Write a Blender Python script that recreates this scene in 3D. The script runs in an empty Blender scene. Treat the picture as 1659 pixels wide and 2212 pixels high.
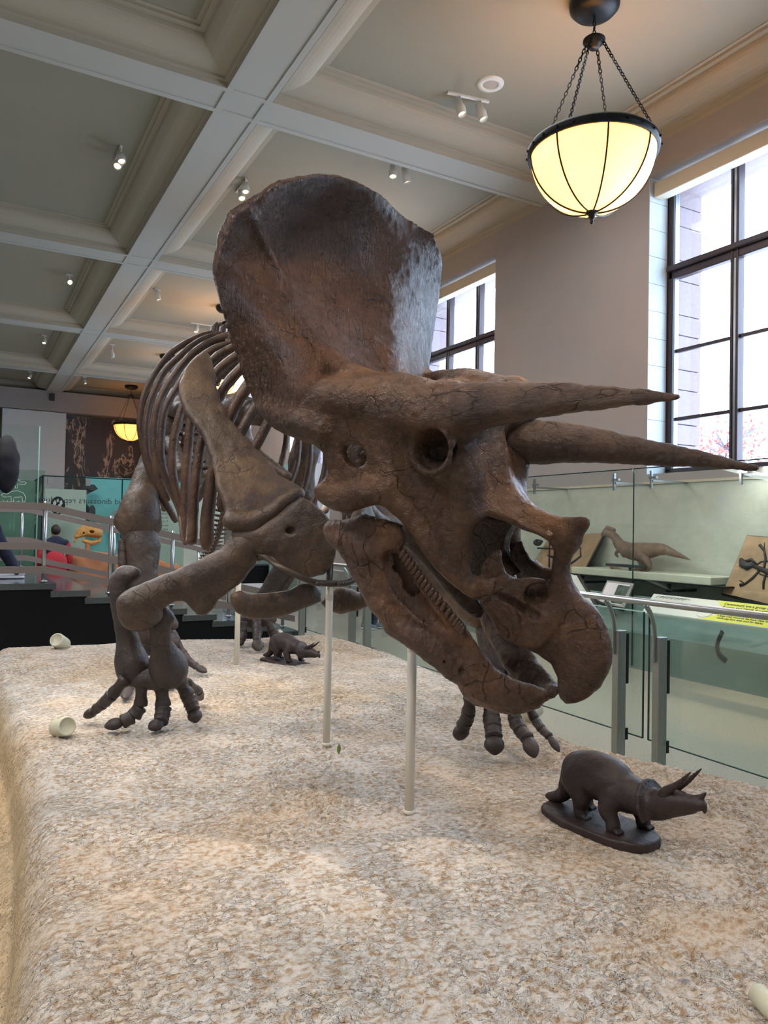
import bpy, bmesh, math, random
import numpy as np
import openvdb as vdb
from mathutils import Vector, Matrix

S = bpy.context.scene
COL = S.collection
random.seed(7)
RNG = np.random.default_rng(11)

# ------------------------------------------------------------------ camera
F_PX, CW, CH = 1611.2, 1659.0, 2212.0
YAW, PITCH, ROLL, CAM_H = math.radians(29.0668), math.radians(1.2656), math.radians(1.0882), 1.6
_f = np.array([math.sin(YAW) * math.cos(PITCH), math.cos(YAW) * math.cos(PITCH), math.sin(PITCH)])
_r = np.array([math.cos(YAW), -math.sin(YAW), 0.0])
_u = np.cross(_r, _f)
CR = math.cos(ROLL) * _r + math.sin(ROLL) * _u
CU = -math.sin(ROLL) * _r + math.cos(ROLL) * _u
CF = _f
CAM = np.array([0.0, 0.0, CAM_H])
cd = bpy.data.cameras.new('camera')
cam = bpy.data.objects.new('camera', cd)
COL.objects.link(cam)
cam.matrix_world = Matrix(((CR[0], CU[0], -CF[0], CAM[0]), (CR[1], CU[1], -CF[1], CAM[1]), (CR[2], CU[2], -CF[2], CAM[2]), (0, 0, 0, 1)))
cd.sensor_fit = 'HORIZONTAL'
cd.sensor_width = 36.0
cd.lens = F_PX / CW * 36.0
cd.clip_start, cd.clip_end = 0.05, 200
S.camera = cam

# ------------------------------------------------------------------ sky, daylight, exposure
wd = bpy.data.worlds.new('overcast_sky')
S.world = wd
wd.use_nodes = True
wn = wd.node_tree
bg = wn.nodes['Background']
bg.inputs['Color'].default_value = (0.62, 0.79, 1.0, 1)
bg.inputs['Strength'].default_value = 12.0
S.view_settings.view_transform = 'Standard'
S.view_settings.look = 'None'
S.view_settings.gamma = 1.0
S.view_settings.use_curve_mapping = False
S.view_settings.exposure = 0.0

def light(name, kind, loc, energy, color, size=None, target=None, **kw):
    ld = bpy.data.lights.new(name, kind)
    ld.energy = energy
    ld.color = color
    o = bpy.data.objects.new(name, ld)
    o.location = loc
    if size is not None:
        if kind == 'AREA':
            ld.shape = 'RECTANGLE'
            ld.size, ld.size_y = size
        else:
            ld.shadow_soft_size = size
    for k, v in kw.items():
        setattr(ld, k, v)
    if target is not None:
        d = Vector(target) - Vector(loc)
        o.rotation_euler = d.to_track_quat('-Z', 'Y').to_euler()
    COL.objects.link(o)
    return o

# daylight through the tall windows on the right (areas stand outside the glass)
WIN_Y = [(-2.32, 0.60), (3.83, 6.75), (9.98, 12.90), (16.13, 19.05), (22.28, 25.2)]
for y0, y1 in WIN_Y:      # portals: they give no light of their own, they only guide the sky's light in
    light('window_portal', 'AREA', (8.13, (y0 + y1) / 2, 4.29), 1, (1, 1, 1), (2.9, 3.9), target=(6.5, (y0 + y1) / 2, 4.29)).data.cycles.is_portal = True
S.cycles.max_bounces = 8; S.cycles.diffuse_bounces = 4; S.cycles.glossy_bounces = 3; S.cycles.transparent_max_bounces = 16
# warm spots aimed at the mount from the track fixtures on the ceiling
SPOTS = [((2.2, 1.2, 6.5), (1.45, 2.4, 2.0), 560, 0.34), ((0.2, 3.2, 6.5), (0.95, 4.1, 1.6), 380, 0.4),
         ((3.5, 1.0, 6.5), (2.1, 1.6, 0.45), 240, 0.7), ((1.2, -0.5, 6.5), (1.2, 2.0, 0.45), 220, 0.8),
         ((0.2, 0.6, 6.5), (0.95, 2.5, 2.2), 380, 0.3), ((-0.8, 3.6, 6.5), (1.2, 5.0, 1.8), 200, 0.5), ((2.6, 4.6, 6.5), (1.35, 5.4, 0.45), 200, 0.35), ((4.6, 3.6, 6.5), (6.4, 3.9, 0), 520, 0.42), ((4.6, 7.0, 6.5), (6.3, 7.4, 0), 380, 0.4)]
for p, t, e, a in SPOTS:
    light('ceiling_spot_beam', 'SPOT', p, e, (1.0, 0.80, 0.58), 0.05, target=t, spot_size=a, spot_blend=0.6)
for x, y, e in ((5.3, 6.5, 50), (5.0, 18, 130), (0, 10, 300), (0, 22, 160), (-2, -2, 200), (-3, 4, 300)):
    light('added_fill', 'AREA', (x, y, 6.3), e, (0.96, 0.97, 1.0), (2.5, 2.5), target=(x, y, 0))  # unseen neutral area lights, added to fill the hall

# ------------------------------------------------------------------ pixel helpers: where a ray meets a real plane
def ray(px, py):
    return (px - CW / 2) / F_PX * CR - (py - CH / 2) / F_PX * CU + CF
def at(px, py, dep): return CAM + dep * ray(px, py)
def _pl(px, py, ax, v):
    d = ray(px, py)
    return CAM + (v - CAM[ax]) / d[ax] * d
def atx(px, py, x): return _pl(px, py, 0, x)
def aty(px, py, y): return _pl(px, py, 1, y)
def atz(px, py, z): return _pl(px, py, 2, z)
def depth(P): return float((np.asarray(P) - CAM) @ CF)
def pxm(P, px): return depth(P) * px / F_PX      # a pixel length at P, in metres

# ------------------------------------------------------------------ object helpers
ORG = {}
def empty(name, loc=(0, 0, 0), parent=None, label=None, cat=None, group=None):
    o = bpy.data.objects.new(name, None)
    o.empty_display_size = 0.1
    loc = Vector([float(c) for c in loc])
    if parent is not None:
        o.parent = parent
        o.location = loc - ORG[parent.name]
    else:
        o.location = loc
    COL.objects.link(o)
    ORG[o.name] = loc
    tag(o, label, cat, group)
    return o
def tag(o, label=None, cat=None, group=None, kind=None):
    if label: o['label'] = label
    if cat: o['category'] = cat
    if group: o['group'] = group
    if kind: o['kind'] = kind
    return o
def mk(name, V, Fc, mat, parent=None, smooth=True, loc=None, label=None, cat=None, group=None, kind=None):
    V = np.asarray(V, float)
    if loc is not None: org = Vector([float(c) for c in loc])
    elif parent is not None: org = ORG[parent.name]
    else: org = Vector((0, 0, 0))
    me = bpy.data.meshes.new(name)
    V = V - np.array(org)
    if isinstance(Fc, np.ndarray):
        n, k = Fc.shape
        me.vertices.add(len(V)); me.vertices.foreach_set('co', V.astype(np.float32).ravel())
        me.loops.add(n * k); me.loops.foreach_set('vertex_index', Fc.astype(np.int32).ravel())
        me.polygons.add(n); me.polygons.foreach_set('loop_start', (np.arange(n) * k).astype(np.int32))
        me.update(calc_edges=True)
    else:
        me.from_pydata([tuple(v) for v in V], [], [tuple(int(i) for i in f) for f in Fc])
    if smooth: me.polygons.foreach_set('use_smooth', [True] * len(me.polygons))
    if mat is not None: me.materials.append(mat)
    me.update()
    o = bpy.data.objects.new(name, me)
    if parent is not None:
        o.parent = parent
        o.location = org - ORG[parent.name]
    else: o.location = org
    COL.objects.link(o)
    ORG[o.name] = org
    return tag(o, label, cat, group, kind)
def copy_tree(o, parent=None, loc=None):
    c = o.copy(); COL.objects.link(c)
    if parent is not None: c.parent = parent
    if loc is not None: c.location = loc
    for ch in list(o.children): copy_tree(ch, c)
    return c

class MB:
    """collects boxes, tubes and lathes into one mesh"""
    def __init__(s): s.v = []; s.f = []
    def add(s, V, Fc):
        n = len(s.v)
        s.v += [tuple(map(float, v)) for v in V]
        s.f += [tuple(int(i) + n for i in f) for f in Fc]
        return s
    def box(s, lo, hi, bev=0.0):
        lo = np.array(lo, float); hi = np.array(hi, float)
        lo, hi = np.minimum(lo, hi), np.maximum(lo, hi)
        if bev <= 0:
            V = [(x, y, z) for x in (lo[0], hi[0]) for y in (lo[1], hi[1]) for z in (lo[2], hi[2])]
            return s.add(V, [(0, 1, 3, 2), (4, 6, 7, 5), (0, 4, 5, 1), (2, 3, 7, 6), (0, 2, 6, 4), (1, 5, 7, 3)])
        b = min(bev, (hi - lo).min() * 0.45)
        bm = bmesh.new(); bmesh.ops.create_cube(bm, size=1)
        for v in bm.verts: v.co = Vector([(lo[i] + hi[i]) / 2 + v.co[i] * (hi[i] - lo[i]) for i in range(3)])
        bmesh.ops.bevel(bm, geom=list(bm.edges), offset=b, segments=2, affect='EDGES', profile=0.5)
        s.add([v.co for v in bm.verts], [[v.index for v in f.verts] for f in bm.faces]); bm.free()
        return s
    def obox(s, c, ax, half):
        """box with its own axes (rows of ax)"""
        c = np.array(c, float); ax = np.array(ax, float)
        V = [c + a * half[0] * ax[0] + b * half[1] * ax[1] + d * half[2] * ax[2] for a in (-1, 1) for b in (-1, 1) for d in (-1, 1)]
        return s.add(V, [(0, 1, 3, 2), (4, 6, 7, 5), (0, 4, 5, 1), (2, 3, 7, 6), (0, 2, 6, 4), (1, 5, 7, 3)])
    def tube(s, P, R, n=12, flat=None, cap=True, wob=0.0):
        P = np.array(P, float); m = len(P)
        R = np.full(m, R) if np.isscalar(R) else np.array(R, float)
        T = np.gradient(P, axis=0); T /= np.linalg.norm(T, axis=1)[:, None] + 1e-12
        up = np.array([0, 0, 1.0]) if flat is None else np.array(flat[0], float)
        if flat is None and abs(T[0] @ up) > 0.9: up = np.array([1.0, 0, 0])
        N = up - (up @ T[0]) * T[0]; N /= np.linalg.norm(N)
        V = []
        for i in range(m):
            if flat is not None: N = up
            N = N - (N @ T[i]) * T[i]; N /= np.linalg.norm(N) + 1e-12
            B = np.cross(T[i], N)
            q = 1.0 if flat is None else flat[1]
            for k in range(n):
                a = 2 * math.pi * k / n
                rr = R[i] * (1 + (RNG.normal() * wob if wob else 0))
                V.append(P[i] + rr * (q * math.cos(a) * N + math.sin(a) * B))
        Fc = [(i * n + k, i * n + (k + 1) % n, (i + 1) * n + (k + 1) % n, (i + 1) * n + k) for i in range(m - 1) for k in range(n)]
        if cap:
            V += [P[0] - T[0] * R[0] * 0.3, P[-1] + T[-1] * R[-1] * 0.3]
            a, b = m * n, m * n + 1
            Fc += [(a, (k + 1) % n, k) for k in range(n)] + [(b, (m - 1) * n + k, (m - 1) * n + (k + 1) % n) for k in range(n)]
        return s.add(V, Fc)
    def lathe(s, prof, c=(0, 0, 0), n=32, axis=(0, 0, 1), cap=False):
        ax = np.array(axis, float); ax /= np.linalg.norm(ax)
        e = np.array([1, 0, 0.]) if abs(ax[0]) < 0.9 else np.array([0, 1., 0])
        e1 = e - (e @ ax) * ax; e1 /= np.linalg.norm(e1); e2 = np.cross(ax, e1)
        V = [np.array(c) + z * ax + r * (math.cos(2 * math.pi * k / n) * e1 + math.sin(2 * math.pi * k / n) * e2) for r, z in prof for k in range(n)]
        m = len(prof)
        Fc = [(i * n + k, i * n + (k + 1) % n, (i + 1) * n + (k + 1) % n, (i + 1) * n + k) for i in range(m - 1) for k in range(n)]
        if cap: Fc += [tuple(range(n))[::-1], tuple((m - 1) * n + k for k in range(n))]
        return s.add(V, Fc)
    def prism(s, poly, off):
        """closed outline (3-D points) pushed along the vector off"""
        P = [np.array(p, float) for p in poly]; n = len(P); off = np.array(off, float)
        V = P + [p + off for p in P]
        return s.add(V, [tuple(range(n))[::-1], tuple(range(n, 2 * n))] + [(k, (k + 1) % n, n + (k + 1) % n, n + k) for k in range(n)])
    def build(s, name, mat, parent=None, smooth=False, **kw): return mk(name, s.v, s.f, mat, parent, smooth, **kw)

def catmull(P, sub=5):
    P = np.array(P, float)
    Q = np.vstack([2 * P[0] - P[1], P, 2 * P[-1] - P[-2]])
    out = []
    for i in range(1, len(Q) - 2):
        for t in np.linspace(0, 1, sub, endpoint=False):
            a, b, c, d = Q[i - 1], Q[i], Q[i + 1], Q[i + 2]
            out.append(0.5 * ((2 * b) + (c - a) * t + (2 * a - 5 * b + 4 * c - d) * t * t + (3 * b - a - 3 * c + d) * t ** 3))
    out.append(P[-1])
    return np.array(out)

# ------------------------------------------------------------------ sculpting with distance fields
_LAT = RNG.random((32, 32, 32)).astype(np.float32) * 2 - 1
def vnoise(X, Y, Z, s):
    x, y, z = X / s + 100, Y / s + 100, Z / s + 100
    xi, yi, zi = np.floor(x).astype(int), np.floor(y).astype(int), np.floor(z).astype(int)
    fx, fy, fz = x - xi, y - yi, z - zi
    fx, fy, fz = fx * fx * (3 - 2 * fx), fy * fy * (3 - 2 * fy), fz * fz * (3 - 2 * fz)
    g = lambda a, b, c: _LAT[(xi + a) & 31, (yi + b) & 31, (zi + c) & 31]
    return ((g(0, 0, 0) * (1 - fx) + g(1, 0, 0) * fx) * (1 - fy) + (g(0, 1, 0) * (1 - fx) + g(1, 1, 0) * fx) * fy) * (1 - fz) + \
           ((g(0, 0, 1) * (1 - fx) + g(1, 0, 1) * fx) * (1 - fy) + (g(0, 1, 1) * (1 - fx) + g(1, 1, 1) * fx) * fy) * fz

class Sculpt:
    def __init__(s, h): s.h = h; s.ops = []
    def _op(s, fn, lo, hi, k, sub): s.ops.append((fn, np.array(lo, float), np.array(hi, float), k, sub)); return s
    def tube(s, P, R, k=0.02, flat=None, sub=False, smooth=4):
        P = np.array(P, float)
        if P.ndim == 1: P = P[None]
        R = np.full(len(P), R) if np.isscalar(R) else np.array(R, float)
        if len(P) > 2 and smooth > 1:
            M = catmull(np.hstack([P, R[:, None]]), smooth); P, R = M[:, :3], np.maximum(M[:, 3], 1e-3)
        if len(P) == 1: P = np.vstack([P, P + 1e-4]); R = np.array([R[0], R[0]])
        for i in range(len(P) - 1):
            a, b, ra, rb = P[i], P[i + 1], R[i], R[i + 1]
            def fn(X, Y, Z, a=a, b=b, ra=ra, rb=rb):
                d = b - a
                px, py, pz = X - a[0], Y - a[1], Z - a[2]
                t = np.clip((px * d[0] + py * d[1] + pz * d[2]) / (d @ d), 0, 1)
                px, py, pz = px - t * d[0], py - t * d[1], pz - t * d[2]
                if flat is not None:
                    n = np.array(flat[0]) / np.linalg.norm(flat[0]); q = flat[1]
                    w = (px * n[0] + py * n[1] + pz * n[2]) * (1 / q - 1)
                    px, py, pz = px + w * n[0], py + w * n[1], pz + w * n[2]
                    return (np.sqrt(px * px + py * py + pz * pz) - (ra + t * (rb - ra))) * min(1.0, q + 0.25)
                return np.sqrt(px * px + py * py + pz * pz) - (ra + t * (rb - ra))
            r = max(ra, rb)
            s._op(fn, np.minimum(a, b) - r, np.maximum(a, b) + r, k if i == 0 else max(k * 0.5, 0.004), sub)
        return s
    def ell(s, c, ax, rad, k=0.02, sub=False):
        """ellipsoid: centre, axes as rows, radii"""
        c = np.array(c, float); A = np.array(ax, float); rad = np.array(rad, float)
        def fn(X, Y, Z):
            p = [((X - c[0]) * A[i, 0] + (Y - c[1]) * A[i, 1] + (Z - c[2]) * A[i, 2]) / rad[i] for i in range(3)]
            q = np.sqrt(p[0] ** 2 + p[1] ** 2 + p[2] ** 2)
            g = np.sqrt((p[0] / rad[0]) ** 2 + (p[1] / rad[1]) ** 2 + (p[2] / rad[2]) ** 2) + 1e-9
            return q * (q - 1) / g
        r = rad.max()
        return s._op(fn, c - r, c + r, k, sub)
    def plate(s, P, th, pillow=0.0, rnd=0.01, k=0.02, sub=False, quad=True):
        """rounded slab over a (possibly curved) outline; pillow = extra half thickness in the middle"""
        P = np.array(P, float); c = P.mean(0)
        _, _, vt = np.linalg.svd(P - c)
        u, v, w = vt
        U, V, W = (P - c) @ u, (P - c) @ v, (P - c) @ w
        if quad and len(P) > 8:
            M = np.stack([np.ones_like(U), U, V, U * U, U * V, V * V], 1)
            co = np.linalg.solve(M.T @ M + np.diag([0, 0, 0, 1e-3, 1e-3, 1e-3]), M.T @ W)
        else: co = np.zeros(6)
        size = max(np.ptp(U), np.ptp(V))
        def fn(X, Y, Z):
            x = (X - c[0]) * u[0] + (Y - c[1]) * u[1] + (Z - c[2]) * u[2]
            y = (X - c[0]) * v[0] + (Y - c[1]) * v[1] + (Z - c[2]) * v[2]
            z = (X - c[0]) * w[0] + (Y - c[1]) * w[1] + (Z - c[2]) * w[2]
            z = z - (co[0] + co[1] * x + co[2] * y + co[3] * x * x + co[4] * x * y + co[5] * y * y)
            d = np.full(x.shape, 1e9, np.float32); ins = np.zeros(x.shape, bool)
            for i in range(len(U)):
                ax, ay, bx, by = U[i], V[i], U[i - 1], V[i - 1]
                ex, ey = bx - ax, by - ay
                qx, qy = x - ax, y - ay
                t = np.clip((qx * ex + qy * ey) / (ex * ex + ey * ey + 1e-12), 0, 1)
                d = np.minimum(d, (qx - t * ex) ** 2 + (qy - t * ey) ** 2)
                cr = (ay > y) != (by > y)
                ins ^= cr & (x < (bx - ax) * (y - ay) / (by - ay + 1e-12) + ax)
            d = np.sqrt(d); d = np.where(ins, -d, d)
            hp = th / 2
            if pillow: hp = hp + pillow * (1 - np.exp(np.minimum(d, 0) / (0.18 * size)))
            a = d + rnd; b = np.abs(z) - (hp - rnd)
            return np.minimum(np.maximum(a, b), 0) + np.sqrt(np.maximum(a, 0) ** 2 + np.maximum(b, 0) ** 2) - rnd
        m = th / 2 + pillow + 0.04
        return s._op(fn, P.min(0) - m, P.max(0) + m, k, sub)
    def mesh(s, V, Q, k=0.02):
        s._op((np.array(V, float), np.array(Q)), np.min(V, 0), np.max(V, 0), k, False); return s
    def bump(s, amp, size): s.ops.append(('noise', amp, size)); return s
    def polys(s):
        h = s.h
        B = [o for o in s.ops if o[0] != 'noise' and not o[4]]
        lo = np.min([o[1] for o in B], 0) - 4 * h; hi = np.max([o[2] for o in B], 0) + 4 * h
        n = np.ceil((hi - lo) / h).astype(int) + 1
        BIG = 0.12
        A = np.full(n, BIG, np.float32)
        ax = [(lo[i] + h * np.arange(n[i])).astype(np.float32) for i in range(3)]
        for o in s.ops:
            if o[0] == 'noise':
                m = np.abs(A) < 3 * h + abs(o[1])
                I = np.nonzero(m)
                X, Y, Z = ax[0][I[0]], ax[1][I[1]], ax[2][I[2]]
                A[I] += o[1] * vnoise(X, Y, Z, o[2])
                continue
            fn, a, b, k, sub = o
            pad = k + 3 * h
            i0 = np.clip(np.floor((a - pad - lo) / h).astype(int), 0, n - 1); i1 = np.clip(np.ceil((b + pad - lo) / h).astype(int) + 1, 1, n)
            if np.any(i1 <= i0): continue
            sl = tuple(slice(i0[j], i1[j]) for j in range(3))
            if isinstance(fn, tuple):
                hw = max(4.0, math.ceil(k / h) + 3)
                g = vdb.FloatGrid.createLevelSetFromPolygons(((fn[0] - lo) / h).astype(np.float32), quads=fn[1].astype(np.uint32), halfWidth=hw)
                D = np.zeros([sl[j].stop - sl[j].start for j in range(3)], np.float32)
                g.copyToArray(D, ijk=(int(i0[0]), int(i0[1]), int(i0[2])))
                D *= h
            else:
                X, Y, Z = ax[0][sl[0], None, None], ax[1][None, sl[1], None], ax[2][None, None, sl[2]]
                X, Y, Z = np.broadcast_arrays(X, Y, Z)
                D = fn(X, Y, Z).astype(np.float32)
            C = A[sl]
            if sub:
                D = -D
                hh = np.maximum(k - np.abs(C - D), 0) / k
                A[sl] = np.maximum(C, D) + hh * hh * k * 0.25
            else:
                hh = np.maximum(k - np.abs(C - D), 0) / k
                A[sl] = np.minimum(C, D) - hh * hh * k * 0.25
        A = np.clip(A, -3 * h, 3 * h)
        g = vdb.FloatGrid(3 * h)
        g.copyFromArray(np.ascontiguousarray(A), tolerance=0.0)
        pts, quads = g.convertToQuads(isovalue=0.0)
        V = np.array(pts, float) * h + lo
        Q = np.array(quads, dtype=np.int64)[:, ::-1]
        return V, Q
    def build(s, name, mat, parent=None, **kw):
        V, Q = s.polys()
        # make faces point outwards
        a = V[Q[:, 0]]; vol = np.einsum('ij,ij->i', a, np.cross(V[Q[:, 1]] - a, V[Q[:, 2]] - a)).sum()
        if vol < 0: Q = Q[:, ::-1]
        return mk(name, V, np.ascontiguousarray(Q), mat, parent, True, **kw)
# ------------------------------------------------------------------ materials
def sc(r, g, b):
    f = lambda c: (c / 255 / 12.92) if c / 255 <= 0.04045 else ((c / 255 + 0.055) / 1.055) ** 2.4
    return (f(r), f(g), f(b), 1)
def base_mat(name, col=(0.5, 0.5, 0.5, 1), rough=0.5, metal=0.0, spec=0.5):
    m = bpy.data.materials.new(name); m.use_nodes = True
    b = m.node_tree.nodes['Principled BSDF']
    b.inputs['Base Color'].default_value = col
    b.inputs['Roughness'].default_value = rough
    b.inputs['Metallic'].default_value = metal
    b.inputs['Specular IOR Level'].default_value = spec
    return m
class NT:
    def __init__(s, m): s.m = m; s.t = m.node_tree; s.b = s.t.nodes['Principled BSDF']
    def n(s, typ, **kw):
        x = s.t.nodes.new(typ)
        for k, v in kw.items():
            if k in x.inputs: x.inputs[k].default_value = v
            else: setattr(x, k, v)
        return x
    def l(s, a, b): s.t.links.new(a, b)
    def coord(s, scale=(1, 1, 1), which='Object', rot=(0, 0, 0)):
        tc = s.n('ShaderNodeTexCoord'); mp = s.n('ShaderNodeMapping')
        mp.inputs['Scale'].default_value = scale; mp.inputs['Rotation'].default_value = rot
        s.l(tc.outputs[which], mp.inputs['Vector']); return mp.outputs['Vector']
    def noise(s, v, scale, detail=4, rough=0.55, dist=0.0):
        x = s.n('ShaderNodeTexNoise'); x.inputs['Scale'].default_value = scale; x.inputs['Detail'].default_value = detail
        x.inputs['Roughness'].default_value = rough; x.inputs['Distortion'].default_value = dist
        s.l(v, x.inputs['Vector']); return x.outputs['Fac']
    def vor(s, v, scale, feature='DISTANCE_TO_EDGE', rnd=1.0):
        x = s.n('ShaderNodeTexVoronoi', feature=feature); x.inputs['Scale'].default_value = scale; x.inputs['Randomness'].default_value = rnd
        s.l(v, x.inputs['Vector']); return x.outputs['Distance']
    def ramp(s, f, stops, interp='LINEAR'):
        x = s.n('ShaderNodeValToRGB'); e = x.color_ramp.elements; x.color_ramp.interpolation = interp
        while len(e) > 1: e.remove(e[0])
        e[0].position, e[0].color = stops[0][0], stops[0][1]
        for p, c in stops[1:]:
            q = e.new(p); q.color = c
        s.l(f, x.inputs['Fac']); return x.outputs['Color']
    def mix(s, f, a, b, mode='MIX'):
        x = s.n('ShaderNodeMix', data_type='RGBA', blend_type=mode)
        if isinstance(f, float): x.inputs[0].default_value = f
        else: s.l(f, x.inputs[0])
        for v, i in ((a, 6), (b, 7)):
            if isinstance(v, tuple): x.inputs[i].default_value = v
            else: s.l(v, x.inputs[i])
        return x.outputs[2]
    def math(s, op, a, b=0.0):
        x = s.n('ShaderNodeMath', operation=op)
        for i, v in enumerate((a, b)):
            if isinstance(v, (int, float)): x.inputs[i].default_value = v
            else: s.l(v, x.inputs[i])
        return x.outputs[0]
    def bump(s, hgt, dist, strength=1.0, prev=None):
        x = s.n('ShaderNodeBump'); x.inputs['Distance'].default_value = dist; x.inputs['Strength'].default_value = strength
        s.l(hgt, x.inputs['Height'])
        if prev is not None: s.l(prev, x.inputs['Normal'])
        return x.outputs['Normal']

def bone_mat(name, dark, mid, light_, rough=(0.35, 0.6), crack=0.003, grain=0.0015, stretch=(1, 1, 1), rot=(0, 0, 0)):
    m = base_mat(name); t = NT(m)
    v = t.coord(); vs = t.coord(stretch, rot=rot)
    n1 = t.noise(v, 2.6, 5, 0.6, 0.6); n2 = t.noise(v, 9, 6, 0.65, 0.3); n3 = t.noise(v, 60, 3, 0.6)
    c = t.ramp(t.math('ADD', t.math('MULTIPLY', n1, 0.62), t.math('MULTIPLY', n2, 0.38)), [(0.34, dark), (0.5, mid), (0.66, light_)])
    vc = t.vor(vs, 7.0); vcw = t.n('ShaderNodeVectorMath', operation='ADD')
    # cracks: cell borders of a warped voronoi
    wn_ = t.n('ShaderNodeTexNoise'); wn_.inputs['Scale'].default_value = 6; t.l(vs, wn_.inputs['Vector'])
    sc_ = t.n('ShaderNodeVectorMath', operation='SCALE'); sc_.inputs[3].default_value = 0.16; t.l(wn_.outputs['Color'], sc_.inputs[0])
    t.l(vs, vcw.inputs[0]); t.l(sc_.outputs[0], vcw.inputs[1])
    v2 = t.vor(vcw.outputs[0], 9.0)
    cr = t.ramp(v2, [(0.0, (0, 0, 0, 1)), (0.03, (1, 1, 1, 1))])
    msk = t.ramp(t.noise(v, 5, 2), [(0.47, (0, 0, 0, 1)), (0.58, (1, 1, 1, 1))])
    crm = t.mix(msk, (1, 1, 1, 1), cr)
    c = t.mix(0.75, c, crm, 'MULTIPLY')
    c = t.mix(t.ramp(n3, [(0.35, (0, 0, 0, 1)), (0.7, (0.35, 0.35, 0.35, 1))]), c, light_)
    t.l(c, t.b.inputs['Base Color'])
    g = t.noise(vs, 38, 5, 0.7, 0.5)
    rr = t.n('ShaderNodeMapRange'); rr.inputs['To Min'].default_value, rr.inputs['To Max'].default_value = rough
    t.l(n2, rr.inputs['Value']); t.l(rr.outputs[0], t.b.inputs['Roughness'])
    b = t.bump(crm, crack, 1.0); b = t.bump(g, grain * 3, 0.9, b); b = t.bump(n2, 0.02, 0.5, b)
    t.l(b, t.b.inputs['Normal'])
    return m

M = {}
M['skull'] = bone_mat('skull_bone', sc(34, 24, 20), sc(68, 47, 36), sc(110, 77, 50), (0.22, 0.46), 0.005, 0.005)
M['frill'] = bone_mat('frill_bone', sc(38, 22, 15), sc(68, 40, 24), sc(100, 64, 36), (0.19, 0.38), 0.004, 0.0055, (2.6, 2.6, 0.8))
M['frill'].node_tree.nodes['Principled BSDF'].inputs['Specular IOR Level'].default_value = 0.6
M['horn'] = bone_mat('horn_bone', sc(50, 36, 32), sc(76, 57, 49), sc(104, 80, 64), (0.38, 0.6), 0.006, 0.004, (2.2, .55, 2.2))
M['jaw'] = bone_mat('jaw_bone', sc(50, 38, 34), sc(84, 64, 54), sc(124, 86, 58), (0.3, 0.52), 0.006, 0.005, (1.3, 1.3, 0.8))
M['limb'] = bone_mat('limb_bone', sc(34, 28, 29), sc(70, 55, 47), sc(108, 83, 58), (0.36, 0.58), 0.0015, 0.0018, (1, 1, 1))
M['foot'] = bone_mat('foot_bone', sc(38, 31, 32), sc(56, 46, 44), sc(80, 64, 56), (0.38, 0.58), 0.0015, 0.0018)
M['rib'] = bone_mat('rib_bone', sc(42, 28, 24), sc(70, 48, 38), sc(100, 74, 54), (0.36, 0.55), 0.001, 0.0008)
M['bronze'] = bone_mat('dark_bronze', sc(40, 29, 29), sc(50, 37, 36), sc(58, 44, 41), (0.45, 0.6), 0.0, 0.0004)
M['tooth'] = bone_mat('tooth_bone', sc(40, 26, 22), sc(66, 46, 36), sc(96, 70, 54), (0.3, 0.45), 0.0, 0.0005)
def plain(key, col, rough=0.5, metal=0.0, nz=0.0, scale=6, spec=0.5, bump=0.0, bscale=40):
    m = base_mat(key, col, rough, metal, spec); M[key] = m
    if nz or bump:
        t = NT(m); v = t.coord()
        if nz:
            f = t.noise(v, scale, 4)
            d = tuple(c * (1 - nz) for c in col[:3]) + (1,); l = tuple(min(1, c * (1 + nz)) for c in col[:3]) + (1,)
            t.l(t.ramp(f, [(0.3, d), (0.7, l)]), t.b.inputs['Base Color'])
        if bump: t.l(t.bump(t.noise(v, bscale, 3), bump), t.b.inputs['Normal'])
    return m
plain('wall_paint', sc(164, 158, 157), 0.85, nz=0.03, scale=1.5, bump=0.001)
plain('wall_white', sc(214, 216, 218), 0.8, nz=0.02)
plain('reveal_block', sc(196, 204, 208), 0.7, nz=0.04, bump=0.001)  # paler and bluer than the wall: window light put into the colour
plain('beam_paint', sc(182, 182, 176), 0.8, nz=0.02, scale=1.0)
plain('cove_paint', sc(176, 168, 152), 0.85, nz=0.02, scale=1.0)
plain('ceiling_panel', sc(152, 148, 134), 0.9, nz=0.02, scale=1.0)
plain('stone_out', sc(118, 102, 106), 0.8, nz=0.08, scale=20, bump=0.002)
plain('bronze_frame', sc(58, 46, 50), 0.4, 0.3, nz=0.1)
plain('grey_metal', sc(150, 154, 160), 0.3, 0.8, nz=0.05)
plain('blind', sc(200, 188, 168), 0.7)
plain('black_iron', sc(26, 26, 28), 0.45, 0.4)
plain('steel', sc(170, 172, 172), 0.28, 0.9, nz=0.04, scale=30)
plain('steel_post', sc(150, 152, 146), 0.4, 0.6, nz=0.05, scale=30)
plain('brown_strip', sc(122, 110, 104), 0.4)
plain('iron_strap', sc(78, 68, 60), 0.45, 0.4)
plain('pole_cream', sc(214, 206, 190), 0.4, nz=0.03, scale=8)
plain('black_face', sc(5, 6, 11), 0.5, spec=0.2)
plain('granite', sc(66, 72, 74), 0.12, nz=0.15, scale=60)
plain('white_fixture', sc(222, 220, 214), 0.4)
plain('speaker_grey', sc(178, 172, 160), 0.6)
plain('fixture_cream', sc(206, 202, 176), 0.45)
plain('dark_grey', sc(58, 60, 62), 0.5)
plain('case_back', sc(200, 200, 186), 0.85, nz=0.06, scale=5, bump=0.006, bscale=12)
plain('case_low', sc(150, 170, 168), 0.6, nz=0.03)
plain('plinth_green', sc(118, 130, 124), 0.6)
plain('shelf_plaster', sc(214, 210, 190), 0.85, nz=0.06, bump=0.004, bscale=30)
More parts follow.
